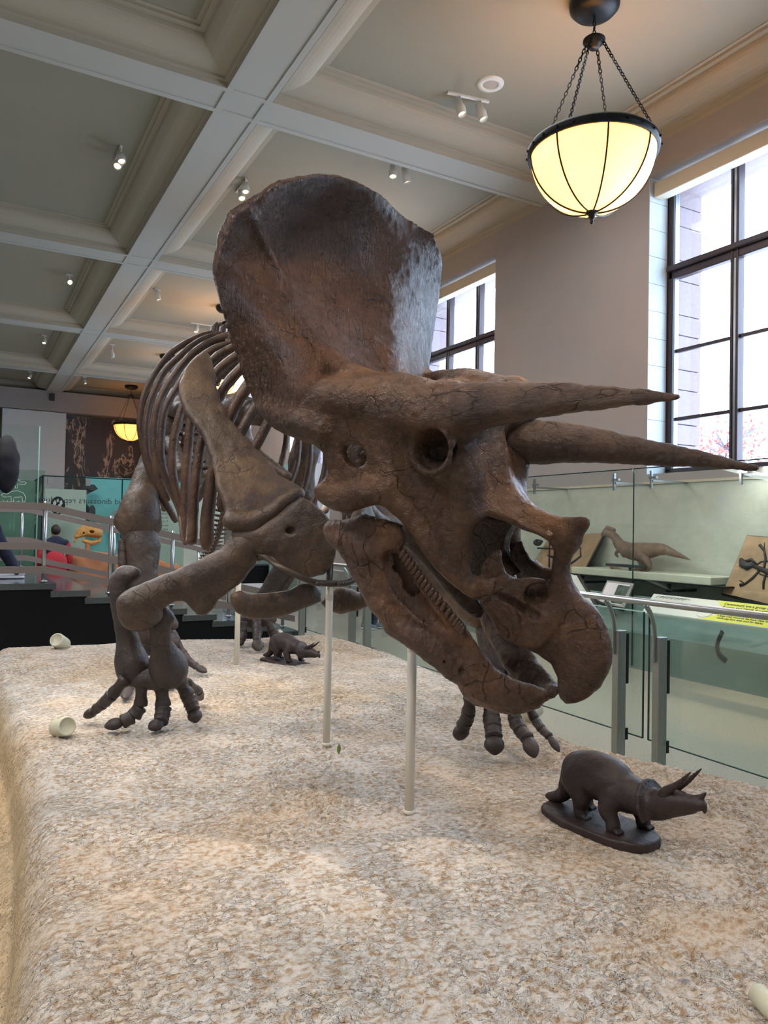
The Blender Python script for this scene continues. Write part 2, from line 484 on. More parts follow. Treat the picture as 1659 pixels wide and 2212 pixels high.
plain('slab_tan', sc(172, 138, 106), 0.8, nz=0.3, scale=4, bump=0.004, bscale=14)
plain('fossil_dark', sc(44, 34, 32), 0.55)
plain('lime', sc(176, 186, 60), 0.6)
plain('label_grey', sc(176, 184, 172), 0.6)
plain('print_dark', sc(70, 84, 40), 0.7)
plain('print_white', sc(214, 218, 206), 0.5)
plain('jungle', sc(60, 78, 66), 0.6, nz=0.9, scale=14)
plain('trex_skin', sc(128, 100, 82), 0.6, nz=0.35, scale=7, bump=0.002, bscale=50)
plain('cyan_panel', sc(120, 196, 196), 0.6, nz=0.05)
plain('green_panel', sc(118, 138, 126), 0.6, nz=0.06)
plain('pale_green', sc(186, 198, 184), 0.6, nz=0.04)
plain('orange_rock', sc(178, 118, 80), 0.85, nz=0.15, scale=5, bump=0.01, bscale=6)
plain('yellow_bone', sc(190, 140, 74), 0.6, nz=0.25, scale=20)
plain('navy_cloth', sc(34, 38, 60), 0.85, nz=0.2)
plain('black_cloth', sc(24, 22, 26), 0.85, nz=0.2, bump=0.003, bscale=20)
plain('blue_cloth', sc(80, 100, 210), 0.8)
plain('red_cloth', sc(176, 44, 54), 0.85, nz=0.1)
plain('grey_cloth', sc(84, 92, 100), 0.85, nz=0.1)
plain('denim', sc(58, 74, 96), 0.85, nz=0.15)
plain('white_shoe', sc(210, 212, 224), 0.5)
plain('shoe_grey', sc(112, 122, 132), 0.7)
plain('lime_sole', sc(160, 180, 60), 0.6)
plain('skin', sc(196, 150, 126), 0.55)
plain('hair', sc(40, 30, 26), 0.6)
plain('leaf', sc(70, 110, 66), 0.7, nz=0.3)
plain('leaf_rust', sc(176, 96, 84), 0.7, nz=0.3)
plain('bark', sc(96, 104, 120), 0.8)
plain('small_leaf', sc(120, 132, 60), 0.6)
plain('camel_plate', sc(206, 204, 190), 0.6)

def glass_mat(name, tint, alpha_mix=0.85):
    """thin architectural glass: mostly straight-through, tinted, with a mirror share by angle"""
    m = bpy.data.materials.new(name); m.use_nodes = True; t = m.node_tree; t.nodes.clear()
    o = t.nodes.new('ShaderNodeOutputMaterial'); tr = t.nodes.new('ShaderNodeBsdfTransparent'); gl = t.nodes.new('ShaderNodeBsdfGlossy')
    tr.inputs[0].default_value = tint; gl.inputs['Roughness'].default_value = 0.02; gl.inputs[0].default_value = (0.9, 1.0, 0.97, 1)
    mx = t.nodes.new('ShaderNodeMixShader'); fr = t.nodes.new('ShaderNodeFresnel'); ge = t.nodes.new('ShaderNodeNewGeometry'); ma = t.nodes.new('ShaderNodeMapRange')
    ma.inputs['To Min'].default_value, ma.inputs['To Max'].default_value = 1.45, 1 / 1.45      # same mirror share on both faces of the sheet
    t.links.new(ge.outputs['Backfacing'], ma.inputs['Value']); t.links.new(ma.outputs[0], fr.inputs[0])
    t.links.new(fr.outputs[0], mx.inputs[0]); t.links.new(tr.outputs[0], mx.inputs[1]); t.links.new(gl.outputs[0], mx.inputs[2]); t.links.new(mx.outputs[0], o.inputs[0])
    M[name] = m; return m
glass_mat('glass', (0.94, 0.98, 0.97, 1))
glass_mat('glass_green', (0.84, 0.92, 0.88, 1))
glass_mat('window_glass', (0.97, 0.98, 1.0, 1))
plain('glass_edge', sc(26, 48, 48), 0.2)
plain('glass_edge_light', sc(170, 205, 195), 0.2)

def emit(name, col, st):
    m = base_mat(name, col, 0.5); b = m.node_tree.nodes['Principled BSDF']
    b.inputs['Emission Color'].default_value = col; b.inputs['Emission Strength'].default_value = st; M[name] = m; return m
emit('lamp_on', sc(255, 214, 150), 6.0)
# ------------------------------------------------------------------ the hall
ZB, ZPAN, XW, YEND = 6.61, 6.95, 7.6, 32.0
ZP = 0.45                                       # top of the plaster base
YB = [(-4.0, -3.45), (2.15, 2.70), (8.30, 8.85), (14.45, 15.0), (20.6, 21.15), (26.75, 27.3)]
XB = [(-2.70, -2.15), (2.45, 3.0)]
t = NT(base_mat('terrazzo', sc(170, 164, 148), 0.22)); M['terrazzo'] = t.m
v = t.coord(); sp = t.vor(v, 60, 'F1'); spk = t.ramp(sp, [(0.0, (1, 1, 1, 1)), (0.16, (1, 1, 1, 1)), (0.2, (0, 0, 0, 1))])
gate = t.ramp(t.noise(v, 34, 1), [(0.56, (0, 0, 0, 1)), (0.58, (1, 1, 1, 1))])
f1 = t.ramp(t.noise(v, 220, 2), [(0.4, sc(156, 150, 134)), (0.65, sc(190, 184, 168))])
t.l(t.mix(t.mix(1.0, spk, gate, 'MULTIPLY'), f1, sc(70, 66, 60)), t.b.inputs['Base Color'])

mb = MB(); mb.box((-8, -9, -0.2), (XW + .4, YEND + .2, 0)); mb.build('floor', M['terrazzo'], kind='structure')
ceil = empty('ceiling', (2.7, 10, ZB)); tag(ceil, kind='structure')
mb = MB()
for a, b in XB:
    mb.box((a, -9, ZB + .012), (b, YEND, ZB + .2)); mb.box((a, -9, ZB), (a + .075, YEND, ZB + .013)); mb.box((b - .075, -9, ZB), (b, YEND, ZB + .013))
    mb.build('beam', M['beam_paint'], ceil); mb = MB()
for a, b in YB:
    for x0, x1 in ((-8, XB[0][0]), (XB[0][1], XB[1][0]), (XB[1][1], XW)):
        mb.box((x0, a, ZB + .012), (x1, b, ZB + .2))
        mb.box((x0, a, ZB), (x1, a + .075, ZB + .013)); mb.box((x0, b - .075, ZB), (x1, b, ZB + .013))
        mb.build('beam', M['beam_paint'], ceil); mb = MB()
    for x0, x1 in XB:
        mb.box((x0 + .076, a, ZB), (x1 - .076, a + .075, ZB + .0135)); mb.box((x0 + .076, b - .075, ZB), (x1 - .076, b, ZB + .0135)); mb.build('beam_joint', M['beam_paint'], ceil); mb = MB()
prof = [(0, 0), (0, .07), (.035, .075), (.035, .105)] + [(.035 + .335 * math.sin(a), .105 + .175 * (1 - math.cos(a))) for a in np.linspace(0.1, math.pi / 2, 9)] + [(.37, .30), (.44, .30), (.44, .33), (.49, .33), (.49, .34)]
def coffer(x0, x1, y0, y1):
    x0, x1, y0, y1 = x0 + .003, x1 - .003, y0 + .003, y1 - .003
    V, Fc = [], []
    for d, z in prof: V += [(x0 + d, y0 + d, ZB + z), (x1 - d, y0 + d, ZB + z), (x1 - d, y1 - d, ZB + z), (x0 + d, y1 - d, ZB + z)]
    for i in range(len(prof) - 1):
        for k in range(4): a, b = i * 4 + k, i * 4 + (k + 1) % 4; Fc.append((a, b, b + 4, a + 4))
    mk('coffer_moulding', V, Fc, M['cove_paint'], ceil, False)
    m2 = MB(); m2.box((x0 + .48, y0 + .48, ZPAN), (x1 - .48, y1 - .48, ZPAN + .05)); m2.build('coffer_panel', M['ceiling_panel'], ceil)
ys = [(-9.0, -4.0)] + [(YB[i][1], YB[i + 1][0]) for i in range(len(YB) - 1)] + [(27.3, YEND)]
for x0, x1 in ((-8.0, -2.7), (-2.15, 2.45), (3.0, XW)):
    for y0, y1 in ys: coffer(x0, x1, y0, y1)
mb = MB(); mb.box((-8.2, -9, ZPAN + .06), (XW + .5, YEND + .3, ZPAN + .25)); mb.build('roof_slab', M['ceiling_panel'], ceil)

# right wall with its window openings
Z0, Z1 = 2.36, 6.22
mb = MB(); edges = [-9.0] + [e for w in WIN_Y for e in w] + [YEND]
for i in range(0, len(edges), 2): mb.box((XW, edges[i], 0), (XW + .42, edges[i + 1], 7.2))
for a, b in WIN_Y: mb.box((XW, a, 0), (XW + .42, b, Z0)); mb.box((XW, a, Z1), (XW + .42, b, 7.2))
mb.build('wall_right', M['wall_paint'], kind='structure')
mb = MB(); mb.box((-8.2, -9, 0), (-8.0, YEND, 7.2)); mb.build('wall_left', M['wall_paint'], kind='structure')
mb = MB(); mb.box((-8.2, YEND, 0), (XW + .42, YEND + .2, 7.2)); mb.build('wall_far', M['wall_paint'], kind='structure')
mb = MB(); mb.box((-8.2, -9.2, 0), (XW + .42, -9.0, 7.2)); mb.build('wall_near', M['wall_paint'], kind='structure')
FX = 8.0
for wi, (a, b) in enumerate(WIN_Y):
    w = empty('window_%d' % (wi + 1), (FX, (a + b) / 2, Z0)); tag(w, kind='structure')
    mb = MB()
    for y0, y1 in ((a, a + .09), (b - .09, b)): mb.box((FX - .05, y0, Z0), (FX + .06, y1, Z1), .01)
    mb.box((FX - .05, a, Z1 - .1), (FX + .06, b, Z1), .01); mb.box((FX - .05, a, Z0), (FX + .06, b, Z0 + .09), .01)
    mb.build('window_frame', M['bronze_frame'], w)
    cols = [a + .09, a + .96, a + 1.92, b - .09]
    for y in cols[1:3]:
        mb = MB(); mb.box((FX - .06, y - .055, Z0), (FX + .06, y - .02, Z1), .008); mb.box((FX - .06, y + .02, Z0), (FX + .06, y + .055, Z1), .008); mb.build('mullion', M['bronze_frame'], w)
        mb = MB(); mb.box((FX - .045, y - .021, Z0), (FX + .04, y + .021, Z1)); mb.build('mullion_strip', M['grey_metal'], w)
    mb = MB(); mb.box((FX - .045, b - .13, Z0 + .09), (FX + .03, b - .095, Z1 - .1)); mb.build('frame_strip', M['grey_metal'], w)
    mb = MB(); mb.box((FX - .1, a + .03, 5.03), (FX + .06, b - .03, 5.10), .01); mb.box((FX - .05, a + .03, 4.93), (FX + .05, b - .03, 5.03), .01); mb.build('transom', M['bronze_frame'], w)
    for z in (3.98, 3.09):
        for c in range(3): mb = MB(); mb.box((FX - .02, cols[c] + .03, z - .022), (FX + .025, cols[c + 1] - .03, z + .022)); mb.build('glazing_bar', M['bronze_frame'], w)
    for c in range(3):
        for z0, z1 in ((Z0 + .09, 3.07), (3.11, 3.96), (4.0, 4.93), (5.10, Z1 - .1)):
            mb = MB(); mb.box((FX + .003, cols[c] + .04, z0), (FX + .009, cols[c + 1] - .04, z1)); mb.build('pane', M['window_glass'], w)
    mb = MB(); mb.box((XW + .06, a + .06, 5.96), (XW + .22, b - .03, 6.15), .008); mb.box((XW + .22, a + .06, 6.0), (XW + .30, b - .03, 6.04)); mb.build('blind_box', M['blind'], w)
    z = Z0
    while z < Z1 - .05:
        z2 = min(z + .355, Z1 - .001); mb = MB(); mb.box((XW + .003, b - .012, z + .003), (FX - .06, b + .02, z2 - .003)); mb.build('reveal_block', M['reveal_block'], w); z += .355
    z = Z0 - .3; k = 0
    while z < Z1 + .2:
        h = .46 if k % 2 else .27
        mb = MB(); mb.box((FX + .10, b - .012 + (.004 if k % 3 else 0), z + .006), (FX + .62, b + .3, z + h - .006), .006); mb.build('outer_stone', M['stone_out'], w); z += h; k += 1
    mb = MB(); mb.box((FX + .10, a - .1, Z1 - .02), (FX + .62, b + .3, Z1 + .25)); mb.build('outer_lintel', M['stone_out'], w)

# ------------------------------------------------------------------ plaster base under the skeleton
def base_h(x, y):
    n = lambda s, a: a * vnoise(x.astype(np.float32), y.astype(np.float32), np.zeros_like(x, dtype=np.float32), s)
    left = np.interp(y, [0, 1.9, 2.3, 3.0, 3.6, 4.3, 5.5, 6.6, 7.5], [.15, .165, .21, .275, .29, .30, .25, .20, .30]) + n(.6, .02) + .035
    right = np.interp(y, [0, 1.2, 2.1, 3.1, 4.7, 6, 7.4], [2.9, 3.1, 3.17, 2.95, 3.28, 3.42, 3.36]) + n(.9, .05)
    back = 7.28 + n(1.0, .06); front = .1
    d = np.minimum(np.minimum(x - left, right - x), np.minimum(back - y, y - front))
    top = ZP + n(1.1, .012) + n(.35, .008)
    top = top + .05 * np.clip((y - 6.3) / .8, 0, 1) * np.clip((2.6 - x) / 1.2, 0, 1)
    q = np.clip((d + .12) / .15, 0, 1)
    fall = np.where(d > -.12, .42 + .58 * np.sqrt(np.clip(1 - (1 - q) ** 2, 0, 1)), .42 * np.clip((d + .34) / .22, 0, 1) ** .8)
    return np.where(d > .03, top, top * fall - .01 * (d < -.34)), d
def cell_min(x, y, s):
    return vnoise(x.astype(np.float32), y.astype(np.float32), (x * 0).astype(np.float32), s)
gx = np.concatenate([np.arange(-.45, 4.0, .0115)]); gy = np.concatenate([np.arange(.25, 3.4, .0095), np.arange(3.4, 7.75, .0155)])
X, Y = np.meshgrid(gx, gy, indexing='ij'); Zh, dd = base_h(X, Y)
rg = cell_min(X, Y * 1.1, .035); rg2 = cell_min(X + 5, Y, .017); low = cell_min(X, Y, .7)
amp = np.clip(.55 + low * .9, .2, 1.2)
Zh = Zh + (Zh > .05) * amp * (.0065 * (1 - np.abs(rg) * 2.4) + .0035 * rg2)
n0, n1 = X.shape
V = np.stack([X.ravel(), Y.ravel(), Zh.ravel()], 1)
I = np.arange(n0 * n1).reshape(n0, n1)
Q = np.stack([I[:-1, :-1].ravel(), I[1:, :-1].ravel(), I[1:, 1:].ravel(), I[:-1, 1:].ravel()], 1)
keep = ~((V[Q, 2].max(1) < -.004)); Q = Q[keep]
t = NT(base_mat('plaster', sc(214, 204, 190), 0.75, spec=0.35)); M['plaster'] = t.m
v = t.coord(); vs = t.coord((1, 1.12, 1))
big = t.noise(v, 1.1, 4, .6, .4)
fine = t.noise(vs, 40, 5, .6, .3)
ridge = t.math('ABSOLUTE', t.math('SUBTRACT', t.noise(vs, 46, 3, .55, .4), .5))
cc = t.ramp(fine, [(0.37, sc(166, 138, 108)), (0.45, sc(186, 171, 153)), (0.57, sc(204, 196, 187))])
warm = t.ramp(big, [(0.46, (0, 0, 0, 1)), (0.64, (.7, .7, .7, 1))])
cc = t.mix(warm, cc, t.ramp(fine, [(0.34, sc(166, 132, 96)), (0.6, sc(202, 180, 152))]))
spec_ = t.ramp(t.noise(v, 16, 2), [(0.72, (0, 0, 0, 1)), (0.78, (1, 1, 1, 1))]); cc = t.mix(spec_, cc, sc(150, 142, 142))
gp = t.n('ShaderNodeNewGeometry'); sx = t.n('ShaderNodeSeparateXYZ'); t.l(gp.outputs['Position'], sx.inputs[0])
warm_side = t.ramp(t.math('ADD', sx.outputs[2], t.math('MULTIPLY', big, .06)), [(.36, (.8, .8, .8, 1)), (.46, (0, 0, 0, 1))])     # ochre sides, the warm light on them put into the colour
cc = t.mix(warm_side, cc, sc(196, 166, 122))
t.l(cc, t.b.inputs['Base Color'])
crest = t.ramp(t.noise(vs, 30, 4, .55, .4), [(0.42, (0, 0, 0, 1)), (0.5, (1, 1, 1, 1)), (0.58, (.2, .2, .2, 1))])
rm = t.ramp(t.noise(v, 4.5, 3), [(.36, (.15, .15, .15, 1)), (.56, (1, 1, 1, 1))]); crm_ = t.mix(1.0, crest, rm, 'MULTIPLY'); b_ = t.bump(crm_, .007, 1.0); b_ = t.bump(ridge, .012, 1.0, b_); b_ = t.bump(fine, .006, .8, b_); t.l(b_, t.b.inputs['Normal'])
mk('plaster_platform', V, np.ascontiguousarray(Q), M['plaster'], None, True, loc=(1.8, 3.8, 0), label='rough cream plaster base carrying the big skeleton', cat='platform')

# ------------------------------------------------------------------ end of the hall
t = NT(base_mat('mural_print', sc(60, 58, 60), 0.7)); M['mural_print'] = t.m
v = t.coord((1.3, 1, .5), rot=(0, .6, 0)); n_ = t.noise(v, 1.3, 7, .6, .8)
t.l(t.ramp(n_, [(0.0, sc(70, 70, 78)), (0.53, sc(82, 82, 90)), (0.545, sc(196, 178, 164)), (0.565, sc(190, 174, 160)), (0.575, sc(74, 72, 76)), (0.62, sc(70, 68, 72)), (0.63, sc(190, 174, 160)), (0.645, sc(70, 68, 72)), (1, sc(64, 62, 64))]), t.b.inputs['Base Color'])
mb = MB(); mb.box((3.25, 31.85, 0), (XW, 31.95, 5.83)); tag(mb.build('wall_mural', M['mural_print']), 'dark rock-texture mural on the far end wall', 'mural')
mb = MB(); mb.box((-6, 31.85, 0), (.92, 31.95, 5.83)); tag(mb.build('wall_mural', M['mural_print']), 'sliver of dark mural left of the white panel', 'mural')
mb = MB(); mb.box((.98, 31.4, 0), (3.2, 31.84, 5.86), .01); tag(mb.build('partition_panel', M['wall_white']), 'tall plain white panel left of the dark mural', 'panel')
mb = MB(); mb.box((-8, 31.3, 5.88), (XW, 31.999, ZB + .05)); mb.build('trim_1', M['wall_paint'], kind='structure')
mb = MB(); mb.box((2.58, 31.18, 6.27), (2.75, 31.29, 6.55), .01); mb.box((2.6, 31.16, 6.31), (2.73, 31.2, 6.4)); tag(mb.build('wall_light', M['dark_grey']), 'small dark box light above the white panel', 'wall light')
# ------------------------------------------------------------------ the mounted skeleton: frame of the skull
SK0 = np.array([1.95809336, 2.12401252, 0.93234847])
SKR = np.array([[0.41565765, 0.90585445, 0.08158694], [-0.67777978, 0.3683187, -0.63636146], [-0.60650086, 0.20921053, 0.76706431]])
SKS = 1.016646325
SN = SKR[:, 1]                                  # the animal's left
def sk(px, py, y):
    """point seen at (px, py) on the plane y metres left of the skull's mid-plane"""
    d = ray(px, py)
    return CAM + (y * SKS - (CAM - SK0) @ SN) / (d @ SN) * d
def mir(P):
    P = np.asarray(P, float)
    return P - 2 * ((P - SK0) @ SN)[..., None] * SN
def skl(L): return np.array([sk(*p) for p in L])

ZP = 0.45                                       # top of the plaster base
triceratops = empty('dinosaur_skeleton', (1.75, 4.9, ZP), None,
                    'mounted brown horned dinosaur skeleton standing on the cream plaster base', 'skeleton')
T = triceratops

def frill_sheet():
    rows = [
        [(640, 945, -.42), (700, 915, -.36), (790, 880, -.24), (860, 870, -.08), (905, 878, .08), (930, 885, .26), (925, 895, .42)],
        [(560, 885, -.50), (632, 815, -.44), (706, 772, -.31), (800, 790, -.05), (868, 795, .12), (905, 795, .32), (926, 815, .47)],
        [(506, 760, -.55), (580, 706, -.47), (664, 704, -.30), (776, 690, .00), (850, 690, .18), (896, 690, .36), (940, 705, .58)],
        [(475, 640, -.58), (536, 618, -.49), (622, 620, -.31), (745, 600, .04), (830, 600, .21), (890, 605, .38), (951, 625, .62)],
        [(471, 570, -.585), (518, 545, -.49), (590, 540, -.33), (724, 500, .03), (815, 510, .20), (886, 540, .37), (956, 560, .60)],
        [(508, 468, -.535), (548, 433, -.455), (612, 396, -.34), (718, 380, -.06), (811, 412, .17), (873, 466, .36), (936, 506, .52)],
    ]
    G = np.array([[sk(*p) for p in r] for r in rows])
    G = np.array([catmull(G[:, j], 8) for j in range(G.shape[1])]).transpose(1, 0, 2)
    G = np.array([catmull(r, 8) for r in G])
    du = np.gradient(G, axis=1); dv = np.gradient(G, axis=0)
    N = np.cross(du, dv); N /= np.linalg.norm(N, axis=2)[..., None] + 1e-9
    # N should point away from the camera side
    if (N[20, 20] @ CF) < 0: N = -N
    n, m = G.shape[:2]
    th = np.full((n, m), 0.030)
    th[-6:, :] += 0.006; th[:, :4] += 0.004; th[:, -4:] += 0.004
    A = G.reshape(-1, 3); B = (G + N * th[..., None]).reshape(-1, 3)
    V = np.vstack([A, B]); q = []
    idx = lambda i, j: i * m + j
    for i in range(n - 1):
        for j in range(m - 1):
            a, b, c, d = idx(i, j), idx(i, j + 1), idx(i + 1, j + 1), idx(i + 1, j)
            q.append((a, b, c, d)); k = n * m
            q.append((a + k, d + k, c + k, b + k))
    k = n * m
    for i in range(n - 1):
        for j, s in ((0, 1), (m - 1, -1)):
            a, d = idx(i, j), idx(i + 1, j)
            q.append((a, d, d + k, a + k) if s > 0 else (a, a + k, d + k, d))
    for j in range(m - 1):
        for i, s in ((0, -1), (n - 1, 1)):
            a, b = idx(i, j), idx(i, j + 1)
            q.append((a, b, b + k, a + k) if s > 0 else (a, a + k, b + k, b))
    return V, q, G

FV, FQ, FG = frill_sheet()
_fp = FG.reshape(-1, 3) - CAM; _fd = _fp @ CF
_fpx = np.stack([CW / 2 + F_PX * (_fp @ CR) / _fd, CH / 2 - F_PX * (_fp @ CU) / _fd], 1)
def onfrill(px, py):
    k = np.argsort(((_fpx - (px, py)) ** 2).sum(1))[:4]; w = 1 / (1 + ((_fpx[k] - (px, py)) ** 2).sum(1))
    return (FG.reshape(-1, 3)[k] * w[:, None]).sum(0) / w.sum()
s = Sculpt(0.0065)
s.mesh(FV, FQ, 0.02)
# ridge of the near squamosal and the raised rim
s.tube([onfrill(*p) + .006 * CF for p in ((538, 458), (570, 520), (602, 590), (632, 660))] + list(skl([(672, 742, -.315), (730, 806, -.29), (800, 846, -.25), (880, 868, -.22)])), [.004, .008, .013, .020, .038, .056, .07, .08], 0.05)
# thick lower lobe of the near squamosal
for mm in (0, 1):
    m = mir if mm else (lambda P: P)
    s.tube(m(skl([(575, 880, -.50), (606, 905, -.48), (650, 912, -.45), (700, 925, -.41)])), [.012, .026, .038, .048], 0.07)
    s.tube(m(skl([(640, 850, -.43), (720, 858, -.37), (800, 868, -.30), (870, 880, -.25), (940, 895, -.225)])), [.03, .052, .078, .09, .095], 0.09)
    # cheek sheet from the frill down to the snout
    ch = [(590, 912, -.49), (620, 935, -.47), (648, 944, -.45), (676, 953, -.43), (698, 978, -.415), (706, 1000, -.41), (707, 1022, -.41), (695, 1044, -.42),
          (682, 1056, -.43), (684, 1072, -.43), (697, 1084, -.42), (723, 1094, -.40), (756, 1101, -.375), (790, 1090, -.35), (822, 1082, -.33),
          (848, 1085, -.315), (866, 1097, -.305), (880, 1118, -.295), (900, 1148, -.28), (948, 1226, -.24), (1000, 1274, -.205), (1033, 1296, -.185),
          (1036, 1284, -.18), (1024, 1258, -.18), (1014, 1220, -.18), (1010, 1190, -.18), (1013, 1150, -.175), (1028, 1122, -.16), (1035, 1090, -.15),
          (1020, 1030, -.16), (1000, 970, -.19), (960, 900, -.22), (880, 860, -.27), (780, 850, -.34), (680, 850, -.42)]
    s.plate(m(skl(ch)), 0.034, 0.012, 0.016, 0.03)
    # quadrate lobe, jugal bar, postorbital bar
    s.tube(m(skl([(708, 1064, -.405), (745, 1072, -.38), (790, 1060, -.35), (840, 1050, -.31)])), [.036, .05, .05, .045], 0.04)
    s.tube(m(skl([(842, 1060, -.30), (890, 1110, -.27), (945, 1190, -.23), (985, 1240, -.20), (1022, 1283, -.19)])), [.05, .045, .042, .032, .012], 0.04)
    s.tube(m(skl([(840, 900, -.28), (835, 970, -.29), (850, 1040, -.29)])), [.07, .055, .055], 0.05)
    s.tube(m(skl([(1000, 1000, -.17), (1000, 1060, -.17), (992, 1130, -.18), (1000, 1200, -.175)])), [.07, .06, .045, .03], 0.05)
    # boss that carries the horn
    s.tube(m(skl([(925, 905, -.21), (965, 893, -.21), (985, 888, -.215)])), [.09, .093, .092], 0.05)
    # rim round the orbit
    oc = sk(930, 970, -.285)
    if mm: oc = mir(oc)
    # ring lies in the sagittal plane
    e1, e2 = SKR[:, 0], SKR[:, 2]
    R1 = np.array([oc + (.078 * math.cos(a)) * e1 + (.082 * math.sin(a)) * e2 for a in np.linspace(0, 2 * math.pi, 17)])
    s.tube(R1, .012, 0.04, smooth=1)
    # bone under the broken front of the upper jaw
    fl = [(1030, 1290, -.17), (1041, 1304, -.15), (1062, 1337, -.12), (1078, 1366, -.10), (1130, 1396, -.07), (1172, 1398, -.06), (1205, 1350, -.055),
          (1200, 1280, -.05), (1175, 1252, -.06), (1152, 1247, -.07), (1119, 1250, -.09), (1085, 1243, -.12), (1055, 1250, -.14), (1028, 1245, -.165), (1018, 1262, -.175)]
    s.plate(m(skl(fl)), 0.035, 0.015, 0.014, 0.03)
    s.plate(m(skl([(1036, 1250, -.13), (1050, 1212, -.10), (1064, 1193, -.09), (1081, 1186, -.085), (1085, 1210, -.085), (1092, 1235, -.09), (1104, 1252, -.10)])), .014, 0, .005, .02)
    s.plate(m(skl([(1000, 975, -.15), (1045, 1005, -.06), (1082, 1050, -.03), (1110, 1085, -.01), (1150, 1112, -.005), (1200, 1138, -.01), (1182, 1168, -.05), (1150, 1152, -.08), (1119, 1131, -.095),
                   (1094, 1119, -.11), (1053, 1113, -.13), (1024, 1123, -.155), (1004, 1100, -.17), (990, 1040, -.18)])), .036, .01, .016, .05)
    # palate bones behind the cheek
    s.tube(m(skl([(880, 1150, -.13), (930, 1200, -.12), (985, 1270, -.10), (1030, 1320, -.08)])), [.05, .045, .04, .03], 0.03, flat=(SN, .5))
# braincase and roof between the brows
s.tube(skl([(800, 905, 0), (870, 925, 0), (930, 950, 0), (985, 975, 0), (1030, 1000, 0)]), [.12, .13, .135, .13, .11], 0.09)
s.tube(np.array([sk(880, 880, -.2), mir(sk(880, 880, -.2))]), .085, 0.08)
s.tube(np.array([sk(975, 905, -.18), mir(sk(975, 905, -.18))]), .085, 0.08)
s.tube(np.array([sk(800, 868, -.27), mir(sk(800, 868, -.27))]), .05, 0.06)
s.ell(sk(915, 1000, 0), SKR.T, (.20, .16, .17), .05)
s.ell(sk(768, 985, -.10), SKR.T, (.10, .06, .10), .03)
# nose bridge, nose horn, front strut
s.tube(skl([(1020, 990, 0), (1046, 1035, 0), (1072, 1070, 0), (1108, 1098, 0), (1150, 1120, 0), (1195, 1142, 0), (1222, 1160, 0)]), [.115, .092, .072, .046, .036, .036, .046], 0.05)
s.tube(skl([(1200, 1152, 0), (1232, 1142, 0), (1254, 1134, 0), (1268, 1128, 0)]), [.05, .040, .026, .010], 0.02, flat=(SN, .75))
s.tube(skl([(1228, 1160, 0), (1217, 1195, 0), (1211, 1230, 0), (1214, 1262, 0), (1226, 1300, 0)]), [.045, .028, .026, .034, .05], 0.03, flat=(SN, .9))
# front of the upper jaw and the hooked beak
bk = [(1226, 1262, 0), (1252, 1290, 0), (1286, 1335, 0), (1307, 1378, 0), (1313, 1411, 0), (1311, 1452, 0), (1298, 1484, 0), (1274, 1505, 0), (1247, 1518, 0), (1227, 1518, 0),
      (1213, 1505, 0), (1206, 1485, 0), (1207, 1460, 0), (1193, 1432, 0), (1163, 1411, 0), (1131, 1397, 0), (1096, 1381, 0), (1072, 1355, 0), (1072, 1320, 0), (1090, 1285, 0), (1130, 1262, 0), (1170, 1258, 0), (1202, 1256, 0)]
s.plate(skl(bk), 0.055, 0.035, 0.026, 0.03)
s.tube(skl([(1262, 1330, 0), (1282, 1385, 0), (1276, 1440, 0), (1248, 1492, 0)]), [.05, .055, .055, .03], 0.04, flat=(SN, .8))
# far wall of the nose hollow
s.plate(skl([(1000, 1105, .08), (1060, 1112, .06), (1118, 1124, .05), (1103, 1148, .06), (1095, 1180, .07), (1097, 1212, .07), (1118, 1240, .06), (1060, 1262, .08), (1000, 1255, .1), (985, 1180, .1)]), .06, 0, .01, .02)
s.bump(0.003, 0.06); s.bump(0.0015, 0.018)
# openings
def hole(px, py, y, rx, rz, dep, ang=0.0, k=0.02):
    c = sk(px, py, y)
    e1 = math.cos(ang) * SKR[:, 0] + math.sin(ang) * SKR[:, 2]; e2 = -math.sin(ang) * SKR[:, 0] + math.cos(ang) * SKR[:, 2]
    for cc in (c, mir(c)): s.ell(cc, [e1, e2, SN], (rx, rz, dep), k, True)
hole(930, 970, -.30, .062, .072, .15)
hole(752, 986, -.41, .050, .040, .13, -.5)
hole(1184, 1292, -.085, .086, .056, .046, .6, 0.02)
s.ell(sk(1160, 1283, -.06), [SKR[:, 0], SKR[:, 2], SN], (.03, .028, .05), 0.02, True)
s.ell(sk(1148, 1186, -.02), [SKR[:, 0], SKR[:, 2], SN], (.075, .088, .10), 0.015, True)
s.tube(skl([(1158, 1330, -.085), (1110, 1300, -.115), (1070, 1285, -.15)]), [.014, .012, .006], .02, sub=True)
s.tube(skl([(1018, 1285, -.215), (985, 1235, -.245), (965, 1190, -.265)]), [.006, .008, .004], .008, sub=True)
skull = s.build('skull', M['skull'], T)
skull.data.materials.append(M['frill'])
_c = np.empty(len(skull.data.vertices) * 3, np.float32); skull.data.vertices.foreach_get('co', _c)
_c = _c.reshape(-1, 3) + np.array(ORG['skull'])
_l = (_c - SK0) @ SKR / SKS
_fm = np.empty(len(skull.data.polygons) * 4, np.int32); skull.data.loops.foreach_get('vertex_index', _fm)
_fx = _l[_fm.reshape(-1, 4)].mean(1)
skull.data.polygons.foreach_set('material_index', ((_fx[:, 0] < -1.28) & (_fx[:, 2] > .40)).astype(np.int32))

